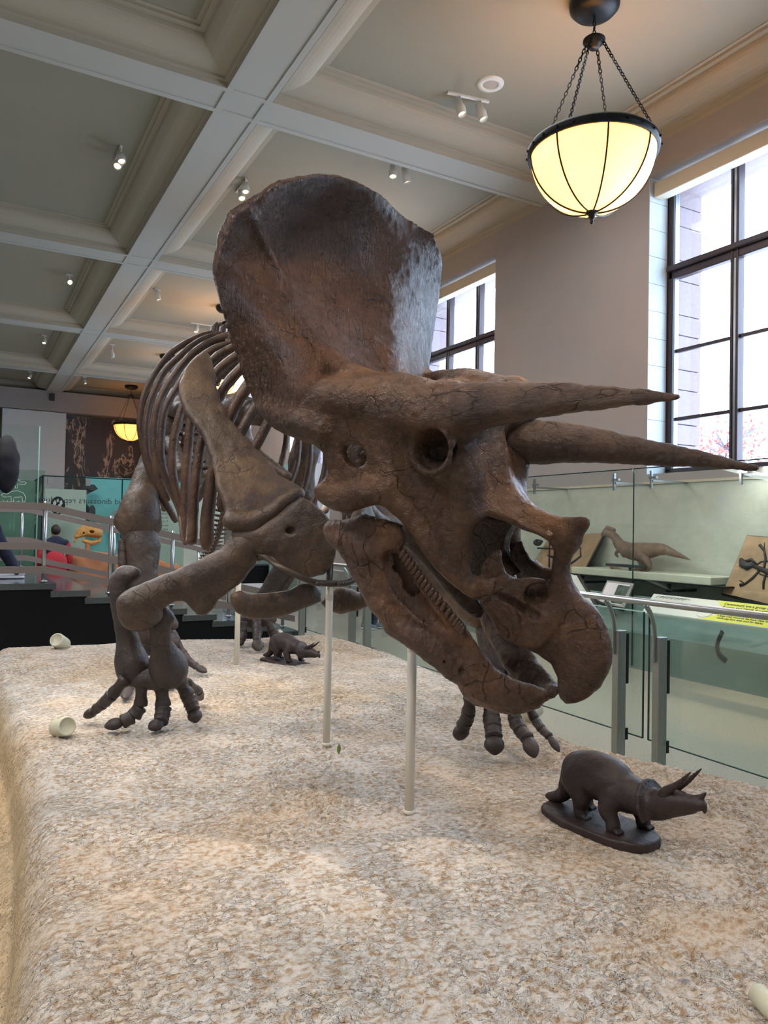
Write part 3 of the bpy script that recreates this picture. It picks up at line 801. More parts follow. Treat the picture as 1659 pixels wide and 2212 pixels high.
# brow horns, each a piece of its own behind a fine seam
def horn(pts, R, name='brow_horn'):
    s = Sculpt(0.006)
    s.tube(np.array(pts), R, 0.01)
    s.bump(0.004, 0.045); s.bump(0.0015, 0.015)
    return s.build(name, M['horn'], skull)
hn = [(985, 886, -.215), (1030, 877, -.235), (1100, 869, -.28), (1200, 861, -.335), (1300, 858, -.375), (1400, 857, -.41), (1462, 857, -.43)]
hp = skl(hn)
horn(hp, [pxm(p, w) for p, w in zip(hp, (55, 51, 45, 35, 25, 15, 7))])
hf = [(1118, 954, .195), (1165, 955, .215), (1250, 959, .265), (1350, 970, .32), (1450, 984, .37), (1550, 998, .41), (1632, 1012, .44)]
hp = skl(hf)
horn(hp, [pxm(p, w) for p, w in zip(hp, (49, 47, 41, 31, 23, 14, 6))])

# ------------------------------------------------------------------ lower jaw
s = Sculpt(0.0065)
for mm in (0, 1):
    m = mir if mm else (lambda P: P)
    jw = [(698, 1133, -.345), (702, 1150, -.34), (734, 1186, -.325), (758, 1215, -.315), (795, 1264, -.295), (824, 1312, -.28), (865, 1362, -.255), (906, 1398, -.23),
          (947, 1438, -.20), (980, 1474, -.17), (1010, 1498, -.145), (1053, 1518, -.11), (1100, 1528, -.075), (1150, 1516, -.045), (1195, 1494, -.015),
          (1146, 1480, -.07), (1105, 1469, -.10), (1070, 1446, -.13), (1041, 1413, -.16), (1019, 1384, -.18), (984, 1331, -.205), (947, 1286, -.225),
          (922, 1257, -.24), (890, 1216, -.255), (868, 1188, -.265), (877, 1168, -.265), (866, 1137, -.27), (836, 1123, -.285), (783, 1113, -.31), (742, 1124, -.335), (713, 1128, -.345)]
    s.plate(m(skl(jw)), 0.036, 0.022, 0.016, 0.025)
    s.tube(m(skl([(722, 1148, -.335), (760, 1170, -.32), (805, 1180, -.30), (845, 1165, -.285)])), [.035, .048, .05, .042], 0.04)
    s.tube(m(skl([(760, 1195, -.32), (808, 1275, -.29), (858, 1342, -.26), (925, 1390, -.225), (980, 1435, -.18), (1040, 1475, -.125)])), [.035, .045, .05, .052, .05, .045], 0.04)
s.tube(skl([(1020, 1470, 0), (1065, 1495, 0), (1110, 1508, 0), (1155, 1502, 0), (1200, 1490, 0)]), [.065, .062, .05, .032, .010], 0.05)
s.tube(skl([(1040, 1490, -.06), (1085, 1512, -.045), (1130, 1512, -.03), (1170, 1500, -.015)]), [.05, .042, .036, .025], 0.04)
s.bump(0.006, 0.05); s.bump(0.0035, 0.016)
# hollow between jaw ridge and tooth row
s.tube(skl([(848, 1204, -.30), (858, 1240, -.295), (882, 1282, -.28), (918, 1322, -.255), (958, 1358, -.235)]), [.034, .046, .046, .034, .014], 0.012, sub=True)
s.tube(skl([(1080, 1440, -.02), (1110, 1462, -.0), (1150, 1478, 0)]), [.05, .04, .02], 0.03, sub=True)
s.plate(skl([(838, 1190, -.225), (868, 1185, -.22), (922, 1262, -.205), (972, 1335, -.185), (950, 1358, -.185), (880, 1310, -.21), (845, 1260, -.225)]), .02, 0, .008, .01)
for a in ((872, 1277), (884, 1290), (906, 1326), (947, 1371), (985, 1405), (961, 1424), (996, 1448), (1004, 1484)):
    p = sk(a[0], a[1], -.305 + (a[0] - 870) * .0008)
    s.ell(p, np.eye(3), (.009, .009, .02), 0.006, True)
jaw = s.build('lower_jaw', M['jaw'], T)
# teeth along the near row, and on the far side
def spool(mb, a, b, ra, rb, waist=0.8, n=12, m=7, fl=None, jit=0.06):
    a, b = np.array(a, float), np.array(b, float)
    t = np.linspace(0, 1, m)
    R = (ra + (rb - ra) * t) * (1 - (1 - waist) * np.sin(math.pi * t) ** 1.2)
    R[0] *= 0.85; R[-1] *= 0.85
    mb.tube([a + (b - a) * q for q in t], R, n, flat=fl, wob=jit * 0.3)
    return mb
tr = catmull(skl([(874, 1196, -.275), (897, 1228, -.265), (922, 1262, -.25), (950, 1296, -.235), (984, 1338, -.215), (1002, 1360, -.205)]), 6)
nt = 19
for i in range(nt):
    q = i / (nt - 1) * (len(tr) - 1); k = int(min(q, len(tr) - 2)); p = tr[k] + (tr[k + 1] - tr[k]) * (q - k) + SKR[:, 2] * .012 - SKR[:, 1] * .014
    tz = -SKR[:, 2] * 0.5 - SKR[:, 1] * 0.15
    for mm in (0, 1):
        a, b = p + SKR[:, 2] * 0.014, p + tz * 0.055
        if mm: a, b = mir(a), mir(b)
        mb = MB(); mb.tube([a, a + (b - a) * .3, a + (b - a) * .7, b], [.006, .0115, .011, .004], 8)
        mb.build('tooth', M['tooth'], jaw, True)
# ------------------------------------------------------------------ body of the skeleton
BX = 1.76                                       # x of the body's mid-plane
def bm_(P):
    P = np.array(P, float); P[..., 0] = 2 * BX - P[..., 0]; return P
def ays(L, Y):
    Y = [Y] * len(L) if np.isscalar(Y) else Y
    return np.array([aty(p[0], p[1], y) for p, y in zip(L, Y)])

# ribs: (outline in the photograph, Y at the spine, Y at the tip, half width in px)
RIBS = [
    ([(471, 717), (423, 730), (374, 759), (342, 795), (319, 835), (307, 869), (302, 911), (305, 945), (312, 978), (317, 1001), (329, 1035), (341, 1060), (353, 1079), (368, 1104), (381, 1128)], 6.05, 6.0, 5.5),
    ([(491, 719), (449, 729), (415, 747), (390, 768), (356, 801), (336, 840), (322, 877), (316, 911), (315, 945), (319, 985), (331, 1021), (344, 1045), (357, 1065)], 5.8, 5.75, 6),
    ([(500, 722), (457, 738), (432, 752), (407, 773), (381, 805), (358, 840), (342, 874), (336, 902), (333, 940), (334, 975), (340, 1018), (347, 1042), (363, 1082)], 5.52, 5.5, 7),
    ([(505, 740), (468, 752), (430, 775), (402, 806), (383, 838), (367, 862), (355, 890), (349, 930), (347, 975), (353, 1013), (364, 1043), (377, 1072), (390, 1104), (397, 1150), (402, 1176)], 5.25, 5.2, 6.5),
    ([(510, 748), (470, 768), (436, 805), (410, 845), (394, 880), (383, 915), (375, 950), (372, 1000), (376, 1040), (388, 1080), (397, 1100)], 5.0, 5.0, 7),
    ([(515, 768), (476, 796), (445, 838), (424, 880), (412, 915), (407, 965), (402, 1015), (400, 1063), (398, 1106), (401, 1139), (406, 1172)], 4.78, 4.75, 8.5),
    ([(522, 795), (486, 835), (462, 880), (442, 930), (431, 975), (424, 1025), (419, 1072), (417, 1114), (414, 1160), (412, 1176)], 4.58, 4.55, 9),
    ([(540, 828), (508, 875), (487, 925), (472, 975), (463, 1013), (456, 1055), (450, 1097), (447, 1139), (445, 1186)], 4.46, 4.5, 11),
    ([(560, 865), (530, 915), (508, 960), (492, 1010), (484, 1060), (480, 1105)], 4.34, 4.42, 10),
    ([(585, 900), (560, 950), (540, 990), (525, 1035), (520, 1060)], 4.18, 4.3, 9),
]
SPINE = lambda y: np.interp(y, [2.9, 3.3, 3.7, 4.1, 4.6, 5.2, 6.0, 6.6, 7.2, 8.0, 8.8], [2.02, 2.18, 2.36, 2.55, 2.72, 2.86, 2.86, 2.74, 2.42, 1.85, 1.25])
for pts, y0, y1, w in RIBS:
    Y = np.linspace(y0, y1, len(pts))
    P = [aty(p[0], p[1], y) for p, y in zip(pts, Y)]
    top = np.array([BX - 0.07, y0, SPINE(y0) - 0.02])
    lead = top * 0.45 + P[0] * 0.55; lead[2] = max(lead[2], P[0][2]) + 0.03
    for side in (0, 1):
        Q = catmull([top, lead] + list(P), 3)
        if side: Q = bm_(Q)
        t = np.linspace(0, 1, len(Q))
        hw = w / F_PX * depth(P[len(P) // 2])
        R = hw * np.interp(t, [0, .1, .35, .8, .97, 1], [1.8, 1.4, 1.2, 1.3, 1.4, .8])
        mb = MB(); mb.tube(Q, R, 10, wob=0.05); mb.build('rib', M['rib'], T, True)

# backbone
def vertebra(c, fwd, sz, spine=0.2, proc=0.16, name='vertebra', up=(0, 0, 1)):
    c = np.array(c, float); f = np.array(fwd, float); f /= np.linalg.norm(f)
    u = np.array(up, float); u -= (u @ f) * f; u /= np.linalg.norm(u); sd = np.cross(f, u)
    mb = MB()
    spool(mb, c - f * sz * .55, c + f * sz * .55, sz * .62, sz * .62, .78, 14)
    mb.tube([c + u * sz * .5, c + u * (sz * .9), c + u * (sz * .8 + spine * .6) - f * .02, c + u * (sz * .8 + spine) - f * .03], [sz * .35, sz * .25, sz * .3, sz * .28], 8, flat=(sd, .4))
    for q in (-1, 1):
        mb.tube([c + u * sz * .55, c + u * sz * .8 + sd * q * proc * .6, c + u * sz * .85 + sd * q * proc], [sz * .3, sz * .2, sz * .16], 8)
    return mb.build(name, M['rib'], T, True)
y = 3.35
while y < 6.6:
    vertebra((BX, y, SPINE(y)), (0, 1, (SPINE(y + .05) - SPINE(y - .05)) / .1), 0.11 if y > 3.9 else .105, 0.20 if y > 3.9 else .1, .15 if y > 3.9 else .12)
    y += 0.165
# neck runs forward into the back of the skull
occ = mir(sk(830, 1010, 0))
for k in range(4):
    q = (k + .5) / 4; p = occ * q + np.array([BX, 3.3, SPINE(3.3)]) * (1 - q)
    vertebra(p, np.array([BX, 3.3, SPINE(3.3)]) - occ, 0.1, .07, .1)
# tail drops behind the hips
tailp = catmull([(BX, 6.75, 2.55), (BX + .02, 7.2, 2.2)] + [aty(500, 1050, 7.7), aty(483, 1110, 8.1), aty(470, 1160, 8.5), aty(452, 1200, 8.9), aty(432, 1228, 9.3)], 5)
for i in range(0, len(tailp) - 1):
    d = tailp[min(i + 1, len(tailp) - 1)] - tailp[max(i - 1, 0)]
    vertebra(tailp[i], d, .085 * (1 - i / 60), .10, .20 * (1 - i / 45), 'tail_vertebra')

# shoulder blades, coracoids
sc_o = [(430, 765), (440, 761), (451, 767), (459, 785), (465, 812), (467, 838), (478, 870), (497, 905), (520, 938), (548, 966), (578, 1000), (600, 1030),
        (622, 1040), (646, 1050), (654, 1066), (640, 1080), (612, 1098), (590, 1112), (570, 1128), (535, 1140), (510, 1138), (490, 1128), (485, 1108), (480, 1080), (468, 1058),
        (460, 1020), (450, 975), (436, 938), (416, 910), (398, 885), (388, 860), (386, 832), (395, 806), (412, 782)]
def scy(p): return np.interp(p[1], [760, 900, 1140], [4.72, 4.35, 3.92])
SCP = np.array([aty(p[0], p[1], scy(p)) for p in sc_o])
SEAM = ays([(500, 1126), (545, 1130), (585, 1112), (615, 1088), (645, 1066)], [3.93, 3.9, 3.88, 3.85, 3.83])
co_o = [(505, 1148), (530, 1146), (570, 1142), (600, 1118), (628, 1092), (650, 1072), (672, 1085), (695, 1103), (712, 1125), (722, 1155), (726, 1190), (718, 1220), (700, 1240), (672, 1246),
        (640, 1240), (612, 1225), (590, 1205), (572, 1200), (545, 1195), (520, 1180)]
def coy(p): return np.interp(p[0], [500, 600, 726], [3.93, 3.82, 3.62])
COP = np.array([aty(p[0], p[1], coy(p)) for p in co_o])
for side in (0, 1):
    g = bm_ if side else (lambda P: np.array(P))
    s = Sculpt(0.010)
    s.plate(g(SCP), 0.045, 0.03, 0.02, 0.02)
    s.tube(g(SEAM), [.05, .055, .05, .045, .035], 0.04)
    s.bump(0.006, 0.07); s.bump(0.002, 0.02)
    s.build('shoulder_blade', M['limb'], T)
    s = Sculpt(0.010)
    s.plate(g(COP), 0.05, 0.035, 0.024, 0.02)
    s.tube(g(ays([(520, 1165), (560, 1160), (600, 1135), (640, 1095)], [3.93, 3.88, 3.84, 3.8])), [.05, .045, .04, .03], 0.05)
    s.bump(0.005, 0.06)
    s.ell(g(np.array([aty(630, 1146, 3.72)]))[0], np.eye(3), (.022, .05, .022), 0.015, True)
    s.build('coracoid', M['limb'], T)
# breast plates
for o, ys in (([(497, 1288), (505, 1279), (520, 1274), (540, 1282), (580, 1281), (620, 1274), (650, 1262), (675, 1258), (692, 1276), (694, 1300), (678, 1306), (650, 1316), (610, 1330), (575, 1339), (540, 1336), (512, 1322), (499, 1305)], 3.85),
              ([(692, 1302), (705, 1280), (735, 1268), (755, 1272), (775, 1279), (797, 1275), (807, 1284), (806, 1298), (790, 1312), (765, 1322), (735, 1327), (708, 1320)], 3.95)):
    s = Sculpt(0.010); P = np.array([aty(p[0], p[1], ys) for p in o])
    s.plate(P, .05, .035, .024, .02); s.bump(.006, .06); s.bump(.002, .02); s.build('breast_plate', M['limb'], T)

# forelimbs: right one as seen, left one stepping forward
def limb(name, tubes, plates=(), h=0.010, mat='limb', amp=.005, parent=None, subs=()):
    s = Sculpt(h)
    for P, R in tubes: s.tube(P, R, 0.04)
    for P, th, pl in plates: s.plate(P, th, pl, th * .42, 0.04)
    s.bump(amp, .06); s.bump(amp * .4, .018)
    for P, R in subs: s.tube(P, R, 0.02, sub=True)
    return s.build(name, M[mat], parent or T)
def px_tube(L, ys):
    """[(px, py, half width px)] at depths ys -> centre line and radii"""
    ys = [ys] * len(L) if np.isscalar(ys) else ys
    P = [aty(p[0], p[1], y) for p, y in zip(L, ys)]
    return np.array(P), [pxm(a, p[2]) for a, p in zip(P, L)]
hum_plate = ays([(494, 1190), (445, 1206), (404, 1224), (353, 1249), (300, 1275), (262, 1300), (262, 1325), (285, 1345), (318, 1342), (345, 1312), (378, 1294), (398, 1300), (415, 1317), (429, 1331),
                 (446, 1331), (466, 1311), (472, 1297), (505, 1270), (527, 1254), (547, 1222), (552, 1200), (530, 1190)],
                [3.95, 3.98, 4.0, 4.04, 4.08, 4.12, 4.12, 4.12, 4.1, 4.06, 4.02, 4.0, 3.98, 3.97, 3.96, 3.95, 3.95, 3.93, 3.92, 3.9, 3.9, 3.92])
limb('upper_arm', [px_tube([(528, 1180, 36), (500, 1212, 30), (450, 1236, 28), (400, 1256, 25), (350, 1276, 27), (312, 1298, 34)], [3.93, 3.94, 3.98, 4.02, 4.07, 4.1]),
                   px_tube([(285, 1305, 30), (296, 1335, 27), (330, 1326, 22)], 4.1)], [(hum_plate, .07, .03)])
limb('forearm_bone', [px_tube([(292, 1240, 13), (268, 1250, 24), (263, 1290, 22), (268, 1340, 19), (277, 1390, 22), (285, 1430, 33), (288, 1448, 33)], [4.3, 4.36, 4.36, 4.36, 4.36, 4.36, 4.36])], amp=.004, mat='foot')
limb('forearm_bone', [px_tube([(342, 1332, 21), (345, 1355, 20), (348, 1388, 19), (355, 1415, 26), (364, 1440, 38), (366, 1450, 36)], [4.16, 4.16, 4.18, 4.2, 4.22, 4.22]),
                      px_tube([(352, 1322, 14), (368, 1335, 10)], 4.14)], amp=.004, mat='foot')
limb('wrist_bones', [px_tube([(275, 1462, 17), (310, 1466, 19), (350, 1468, 20), (385, 1462, 18)], [4.36, 4.3, 4.26, 4.26])], mat='foot')

def spool_part(name, a, b, ra, rb, waist=.78, parent=None, mat='foot'):
    mb = MB(); spool(mb, a, b, ra, rb, waist, 14, 8); return mb.build(name, M[mat], parent, True)
def hoof(a, b, r, parent):
    a, b = np.array(a, float), np.array(b, float); mb = MB()
    t = np.linspace(0, 1, 8); R = r * np.array([.72, .9, 1.0, 1.02, .98, .84, .6, .25])
    d = b - a
    mb.tube([a + d * q for q in t], R, 14, flat=((0, 0, 1), .72), wob=.02)
    return mb.build('hoof_bone', M['foot'], parent, True)
def digits(spec, y0, y1, z_foot=ZP):
    """each digit: list of joints (px, py, half width px); the last one is the hoof tip"""
    foot = None
    for L in spec:
        Q = [(aty(L[i][0], L[i][1], y0 + (y1 - y0) * i / (len(L) - 1)) if i < len(L) - 1 else atz(L[i][0], L[i][1], z_foot + .035)) for i in range(len(L))]
        # pull the middle joints onto the line of depth between wrist and hoof
        ya, yb = Q[0][1], Q[-1][1]
        Q = [aty(L[i][0], L[i][1], ya + (yb - ya) * (i / (len(L) - 1))) for i in range(len(L))]
        root = spool_part('foot_bone', Q[0], Q[1] * .96 + Q[0] * .04, pxm(Q[0], L[0][2]), pxm(Q[1], L[1][2]), .7, T)
        for i in range(1, len(L) - 2): spool_part('toe_bone', Q[i] * .97 + Q[i + 1] * .03, Q[i + 1] * .95 + Q[i] * .05, pxm(Q[i], L[i][2]) * .97, pxm(Q[i + 1], L[i + 1][2]), .86, T)
        hoof(Q[-2], Q[-1], pxm(Q[-1], L[-1][2]), T)
digits([
    [(272, 1466, 17), (243, 1500, 16), (224, 1519, 14), (205, 1534, 12), (184, 1549, 14)],
    [(306, 1474, 17), (304, 1526, 17), (288, 1548, 18), (262, 1560, 17), (226, 1570, 17)],
    [(348, 1480, 19), (353, 1528, 20), (350, 1550, 18), (347, 1561, 17), (322, 1574, 17)],
    [(386, 1468, 20), (408, 1506, 19), (414, 1524, 17), (419, 1536, 16), (424, 1561, 17)],
    [(404, 1474, 12), (428, 1492, 11), (432, 1502, 10), (433, 1512, 8)],
], 4.3, 4.45)
# left forelimb
Lsh = np.array([2 * BX - 1.32, 3.85, 1.52]); Lel = aty(1035, 1315, 3.35)
limb('upper_arm', [(np.array([Lsh, Lsh * .66 + Lel * .34, Lsh * .3 + Lel * .7, Lel]), [.11, .085, .08, .11])])
limb('forearm_bone', [px_tube([(1052, 1310, 30), (1056, 1370, 24), (1062, 1420, 24), (1064, 1470, 27), (1062, 1492, 28)], [3.34, 3.3, 3.26, 3.24, 3.22])], amp=.004, mat='foot')
limb('forearm_bone', [px_tube([(1090, 1345, 24), (1102, 1390, 21), (1112, 1430, 21), (1116, 1470, 28), (1114, 1496, 30)], [3.3, 3.26, 3.22, 3.18, 3.16])], amp=.004, mat='foot')
limb('wrist_bones', [px_tube([(1020, 1503, 17), (1060, 1507, 19), (1100, 1509, 20), (1138, 1505, 17)], [3.2, 3.18, 3.14, 3.12])], mat='foot')
digits([
    [(1016, 1505, 18), (1012, 1538, 17), (1008, 1556, 17), (999, 1570, 18), (991, 1598, 19)],
    [(1056, 1512, 19), (1062, 1552, 22), (1065, 1574, 21), (1067, 1594, 21), (1069, 1630, 22)],
    [(1104, 1514, 18), (1114, 1560, 18), (1126, 1580, 17), (1141, 1597, 17), (1155, 1636, 18)],
    [(1134, 1510, 14), (1156, 1556, 12), (1172, 1577, 11), (1188, 1592, 10), (1208, 1624, 10)],
], 3.15, 3.0)

# hips and hind limbs
limb('hip_bone', [(np.array([(BX - .32, 5.9, 2.5), (BX - .3, 6.3, 2.62), (BX - .3, 6.8, 2.6), (BX - .34, 7.2, 2.45)]), [.07, .12, .11, .06]),
                  (np.array([(BX - .32, 6.5, 2.5), (BX - .38, 6.45, 2.3)]), [.11, .1]),
                  (np.array([(BX - .32, 6.4, 2.35), (BX - .36, 5.9, 2.15), (BX - .42, 5.5, 2.0)]), [.08, .05, .035]),
                  (np.array([(BX - .3, 6.6, 2.3), (BX - .22, 7.0, 2.0), (BX - .12, 7.3, 1.75)]), [.07, .045, .03])])
limb('hip_bone', [(bm_([(BX - .32, 5.9, 2.5), (BX - .3, 6.3, 2.62), (BX - .3, 6.8, 2.6), (BX - .34, 7.2, 2.45)]), [.07, .12, .11, .06]),
                  (bm_([(BX - .32, 6.5, 2.5), (BX - .38, 6.45, 2.3)]), [.11, .1]),
                  (bm_([(BX - .32, 6.4, 2.35), (BX - .36, 5.9, 2.15), (BX - .42, 5.5, 2.0)]), [.08, .05, .035]),
                  (bm_([(BX - .3, 6.6, 2.3), (BX - .22, 7.0, 2.0), (BX - .12, 7.3, 1.75)]), [.07, .045, .03])])
limb('thigh_bone', [px_tube([(372, 905, 26), (350, 950, 24), (330, 1000, 26), (312, 1056, 31), (302, 1100, 40), (300, 1122, 44)], [6.35, 6.3, 6.2, 6.1, 6.0, 5.98]),
                    px_tube([(272, 1128, 24), (300, 1138, 28), (326, 1132, 24)], 5.98)])
limb('shin_bone', [px_tube([(304, 1172, 40), (304, 1200, 36), (303, 1240, 34), (306, 1290, 34), (318, 1340, 36), (330, 1365, 40)], [5.95, 5.95, 5.95, 5.96, 6.0, 6.02])], mat='foot')
limb('calf_bone', [px_tube([(263, 1170, 8), (266, 1230, 8), (280, 1290, 8), (296, 1350, 10)], [5.9, 5.9, 5.95, 6.0])], mat='foot')
limb('ankle_bones', [px_tube([(320, 1385, 30), (352, 1378, 26), (374, 1386, 16)], [6.02, 6.0, 5.95])], mat='foot')
limb('ankle_bones', [px_tube([(362, 1330, 13), (374, 1350, 12)], 5.9)], mat='foot')
digits([
    [(382, 1390, 11), (399, 1414, 9), (411, 1431, 9), (425, 1440, 9), (446, 1452, 10)],
    [(340, 1400, 14), (350, 1440, 13), (356, 1460, 12), (362, 1472, 11), (368, 1484, 12)],
    [(300, 1405, 14), (290, 1450, 13), (284, 1475, 12), (278, 1490, 11), (268, 1508, 12)],
], 6.0, 5.6)
limb('thigh_bone', [px_tube([(672, 930, 30), (660, 975, 30), (651, 1010, 28), (652, 1060, 28), (655, 1110, 34), (655, 1140, 38)], [6.5, 6.5, 6.55, 6.6, 6.65, 6.65])])
limb('shin_bone', [px_tube([(648, 1165, 34), (620, 1215, 24), (590, 1265, 20), (562, 1310, 22), (548, 1335, 26)], [6.7, 6.75, 6.85, 6.95, 7.0])], mat='foot')
limb('calf_bone', [px_tube([(668, 1170, 9), (640, 1225, 8), (608, 1280, 8), (585, 1325, 9)], [6.6, 6.7, 6.8, 6.9])], mat='foot')
limb('ankle_bones', [px_tube([(530, 1338, 15), (556, 1340, 16), (584, 1336, 14)], [7.0, 6.98, 6.9])], mat='foot')
digits([
    [(526, 1344, 12), (525, 1368, 10), (524, 1378, 10), (520, 1385, 9), (514, 1394, 10)],
    [(554, 1342, 14), (556, 1364, 13), (555, 1378, 10), (556, 1386, 9), (558, 1405, 13)],
    [(578, 1338, 14), (590, 1366, 13), (602, 1380, 11), (612, 1386, 10), (628, 1392, 10)],
], 6.9, 6.7)

# iron strap under the coracoids, with its bolts
mb = MB()
st = ays([(556, 1206), (575, 1205), (600, 1222), (640, 1242), (680, 1258), (710, 1260), (745, 1260), (770, 1250), (795, 1235)], [3.86, 3.8, 3.68, 3.62, 3.59, 3.59, 3.6, 3.62, 3.66])
mb.tube(catmull(st, 5), .017, 8, flat=((0, 1, 0), .5)); strap = mb.build('iron_strap', M['iron_strap'], T, True)
for a in ((686, 1261), (696, 1261), (733, 1261), (743, 1261)):
    mb = MB(); c = aty(a[0], a[1], 3.575); mb.lathe([(0, -.012), (.010, -.012), (.012, -.004), (.012, .012)], c, 10, (0, 1, 0)); mb.build('bolt', M['iron_strap'], strap, True)
mb = MB(); mb.tube([aty(711, 1262, 3.62), aty(714, 1215, 3.68), aty(716, 1180, 3.85)], .02, 8, flat=((0, 1, 0), .5)); mb.build('iron_upright', M['iron_strap'], T, True)
# ------------------------------------------------------------------ hanging bowl lamps
t = NT(base_mat('bowl_glass', sc(240, 216, 176), 0.35)); M['bowl_glass'] = t.m
t.b.inputs['Emission Color'].default_value = sc(255, 218, 160); t.b.inputs['Emission Strength'].default_value = 0.16
tl = t.n('ShaderNodeBsdfTranslucent'); tl.inputs[0].default_value = sc(248, 224, 178)
ad = t.n('ShaderNodeAddShader'); t.l(t.b.outputs[0], ad.inputs[0]); t.l(tl.outputs[0], ad.inputs[1])
t.l(ad.outputs[0], t.t.nodes['Material Output'].inputs['Surface'])
def chain(mb, a, b, link=.055, r=.006):
    a, b = np.array(a, float), np.array(b, float); L = np.linalg.norm(b - a); d = (b - a) / L; n = max(2, int(L / (link * .74)))
    e = np.cross(d, [0.3, 1, .2]); e /= np.linalg.norm(e); e2 = np.cross(d, e)
    for i in range(n):
        c = a + d * L * (i + .5) / n; w = e if i % 2 else e2
        P = [c + d * (link * .5) * math.cos(q) + w * (link * .27) * math.sin(q) for q in np.linspace(0, 2 * math.pi, 9)]
        mb.tube(P, r, 5, cap=False)
def bowl_lamp(y, label, detail=True):
    x = 5.36; zr, R, dz = 5.42, .62, .62
    L = empty('pendant_lamp', (x, y, zr), None, label, 'lamp', 'bowl lamps hanging down the hall')
    mb = MB(); mb.lathe([(.0, 0), (.10, .0), (.20, .03), (.245, .08), (.25, .13), (.24, .155)], (x, y, ZPAN - .155), 32); mb.build('ceiling_canopy', M['black_iron'], L, True)
    mb = MB(); mb.lathe([(0, -.09), (.05, -.085), (.06, -.04), (.11, -.02), (.11, .0), (.07, .03), (.03, .05), (0, .06)], (x, y, 6.55), 24); mb.build('chain_hub', M['black_iron'], L, True)
    mb = MB(); chain(mb, (x, y, 6.79), (x, y, 6.60)); mb.build('chain', M['black_iron'], L, True)
    for k in range(4):
        a = math.radians(25 + 90 * k) ; p = (x + (R - .01) * math.cos(a), y + (R - .01) * math.sin(a), zr + .03); q = (x + .08 * math.cos(a), y + .08 * math.sin(a), 6.53)
        mb = MB(); chain(mb, q, p) if detail else mb.tube([q, p], .008, 5); mb.build('chain', M['black_iron'], L, True)
    prof = [(R * math.cos(a) * .985, -dz * math.sin(a)) for a in np.linspace(0, math.pi / 2 - .02, 16)]
    mb = MB(); mb.lathe(prof + [(r * .975, z * .97) for r, z in prof[::-1]], (x, y, zr), 48); mb.build('glass_bowl', M['bowl_glass'], L, True)
    mb = MB(); mb.lathe([(R - .015, -.04), (R + .02, -.045), (R + .028, .02), (R + .012, .045), (R - .02, .04), (R - .015, -.04)], (x, y, zr), 48); rim = mb.build('rim_ring', M['black_iron'], L, True)
    if detail:
        for k in range(24):
            a = 2 * math.pi * k / 24; c = np.array([x + (R + .03) * math.cos(a), y + (R + .03) * math.sin(a), zr - .01]); mb = MB(); mb.obox(c, [(math.cos(a), math.sin(a), 0), (-math.sin(a), math.cos(a), 0), (0, 0, 1)], (.010, .010, .010)); mb.build('rivet', M['black_iron'], rim)
    for k in range(8):
        a = 2 * math.pi * (k + .3) / 8
        P = [(x + (r + .008) * math.cos(a), y + (r + .008) * math.sin(a), zr + z - .008) for r, z in prof]
        mb = MB(); mb.tube(P, .009, 6); mb.build('rib_strap', M['black_iron'], L, True)
    mb = MB(); mb.lathe([(0, -.12), (.012, -.115), (.02, -.095), (.01, -.08), (.03, -.06), (.035, -.03), (.06, -.01), (.065, .02), (0, .03)], (x, y, zr - dz), 20); mb.build('finial', M['black_iron'], L, True)
    for k in range(3):
        a = math.radians((200, 258, 60)[k]); ld = light('lamp_bulb', 'POINT', (x + .36 * math.cos(a), y + .36 * math.sin(a), zr - .33), 1.5, (1, .84, .56), .04)
    return L
bowl_lamp(5.48, 'big glowing glass bowl lamp on chains nearest the viewer')
bowl_lamp(11.63, 'glowing bowl lamp hidden behind the bone frill', False)
bowl_lamp(17.78, 'glowing bowl lamp beyond the frill, third down the hall', False)
bowl_lamp(23.93, 'glowing bowl lamp seen between the ribs', False)
bowl_lamp(30.0, 'farthest glowing bowl lamp in front of the dark mural', False)

# ------------------------------------------------------------------ track spotlights
def spot_fixture(px, py, label, heads, aim, track=None, drop=.16, z=ZPAN, sc_=1.0):
    base = atz(px, py, z)
    o = empty('track_spotlight', base, None, label, 'spotlight', 'white track spotlights on the ceiling')
    mb = MB()
    if track: d = np.array(track, float); mb.obox(base - (0, 0, .012), [d / np.linalg.norm(d), np.cross(d / np.linalg.norm(d), (0, 0, 1)), (0, 0, 1)], (np.linalg.norm(d) / 2, .018, .012))
    else: mb.box(base - np.array([.07, .03, .03]), base + np.array([.07, .03, 0]))
    mb.build('track', M['white_fixture'], o)
    for i, off in enumerate(heads):
        p = base + np.array([off[0], off[1], 0]); a = np.array(aim[i % len(aim)], float); a /= np.linalg.norm(a)
        c = p - np.array([0, 0, drop * sc_])
        mb = MB(); mb.tube([p, c + (0, 0, .05)], .012, 6); mb.lathe([(0, -.12), (.045, -.115), (.052, -.02), (.062, 0), (.062, .03), (.056, .10), (.05, .11), (.048, .07), (0, .065)], c, 16, a)
        h = mb.build('lamp_head', M['white_fixture'], o, True)
        mb = MB(); mb.lathe([(.047, 0), (.03, .006), (0, .008)], c + a * .072, 12, a); mb.build('lit_lens', M['lamp_on'], h, True)
D = (0, 0, -1)
spot_fixture(1012, 208, 'pair of white spotlights on a short track beside the round speaker', [(-.11, .02), (.17, -.03)], [(.15, -.3, -1), (.25, -.25, -1)], (.55, -.1, 0))
spot_fixture(862, 352, 'two white spotlights right above the top of the frill', [(-.1, .0), (.12, 0)], [(-.2, -.4, -1), (.2, -.1, -1)], (.5, 0, 0))
spot_fixture(522, 400, 'pair of white spotlights just left of the frill top', [(0, 0), (-.03, -.28)], [(-.1, -.7, -1), (-.1, -.5, -1)], (0, .5, 0))
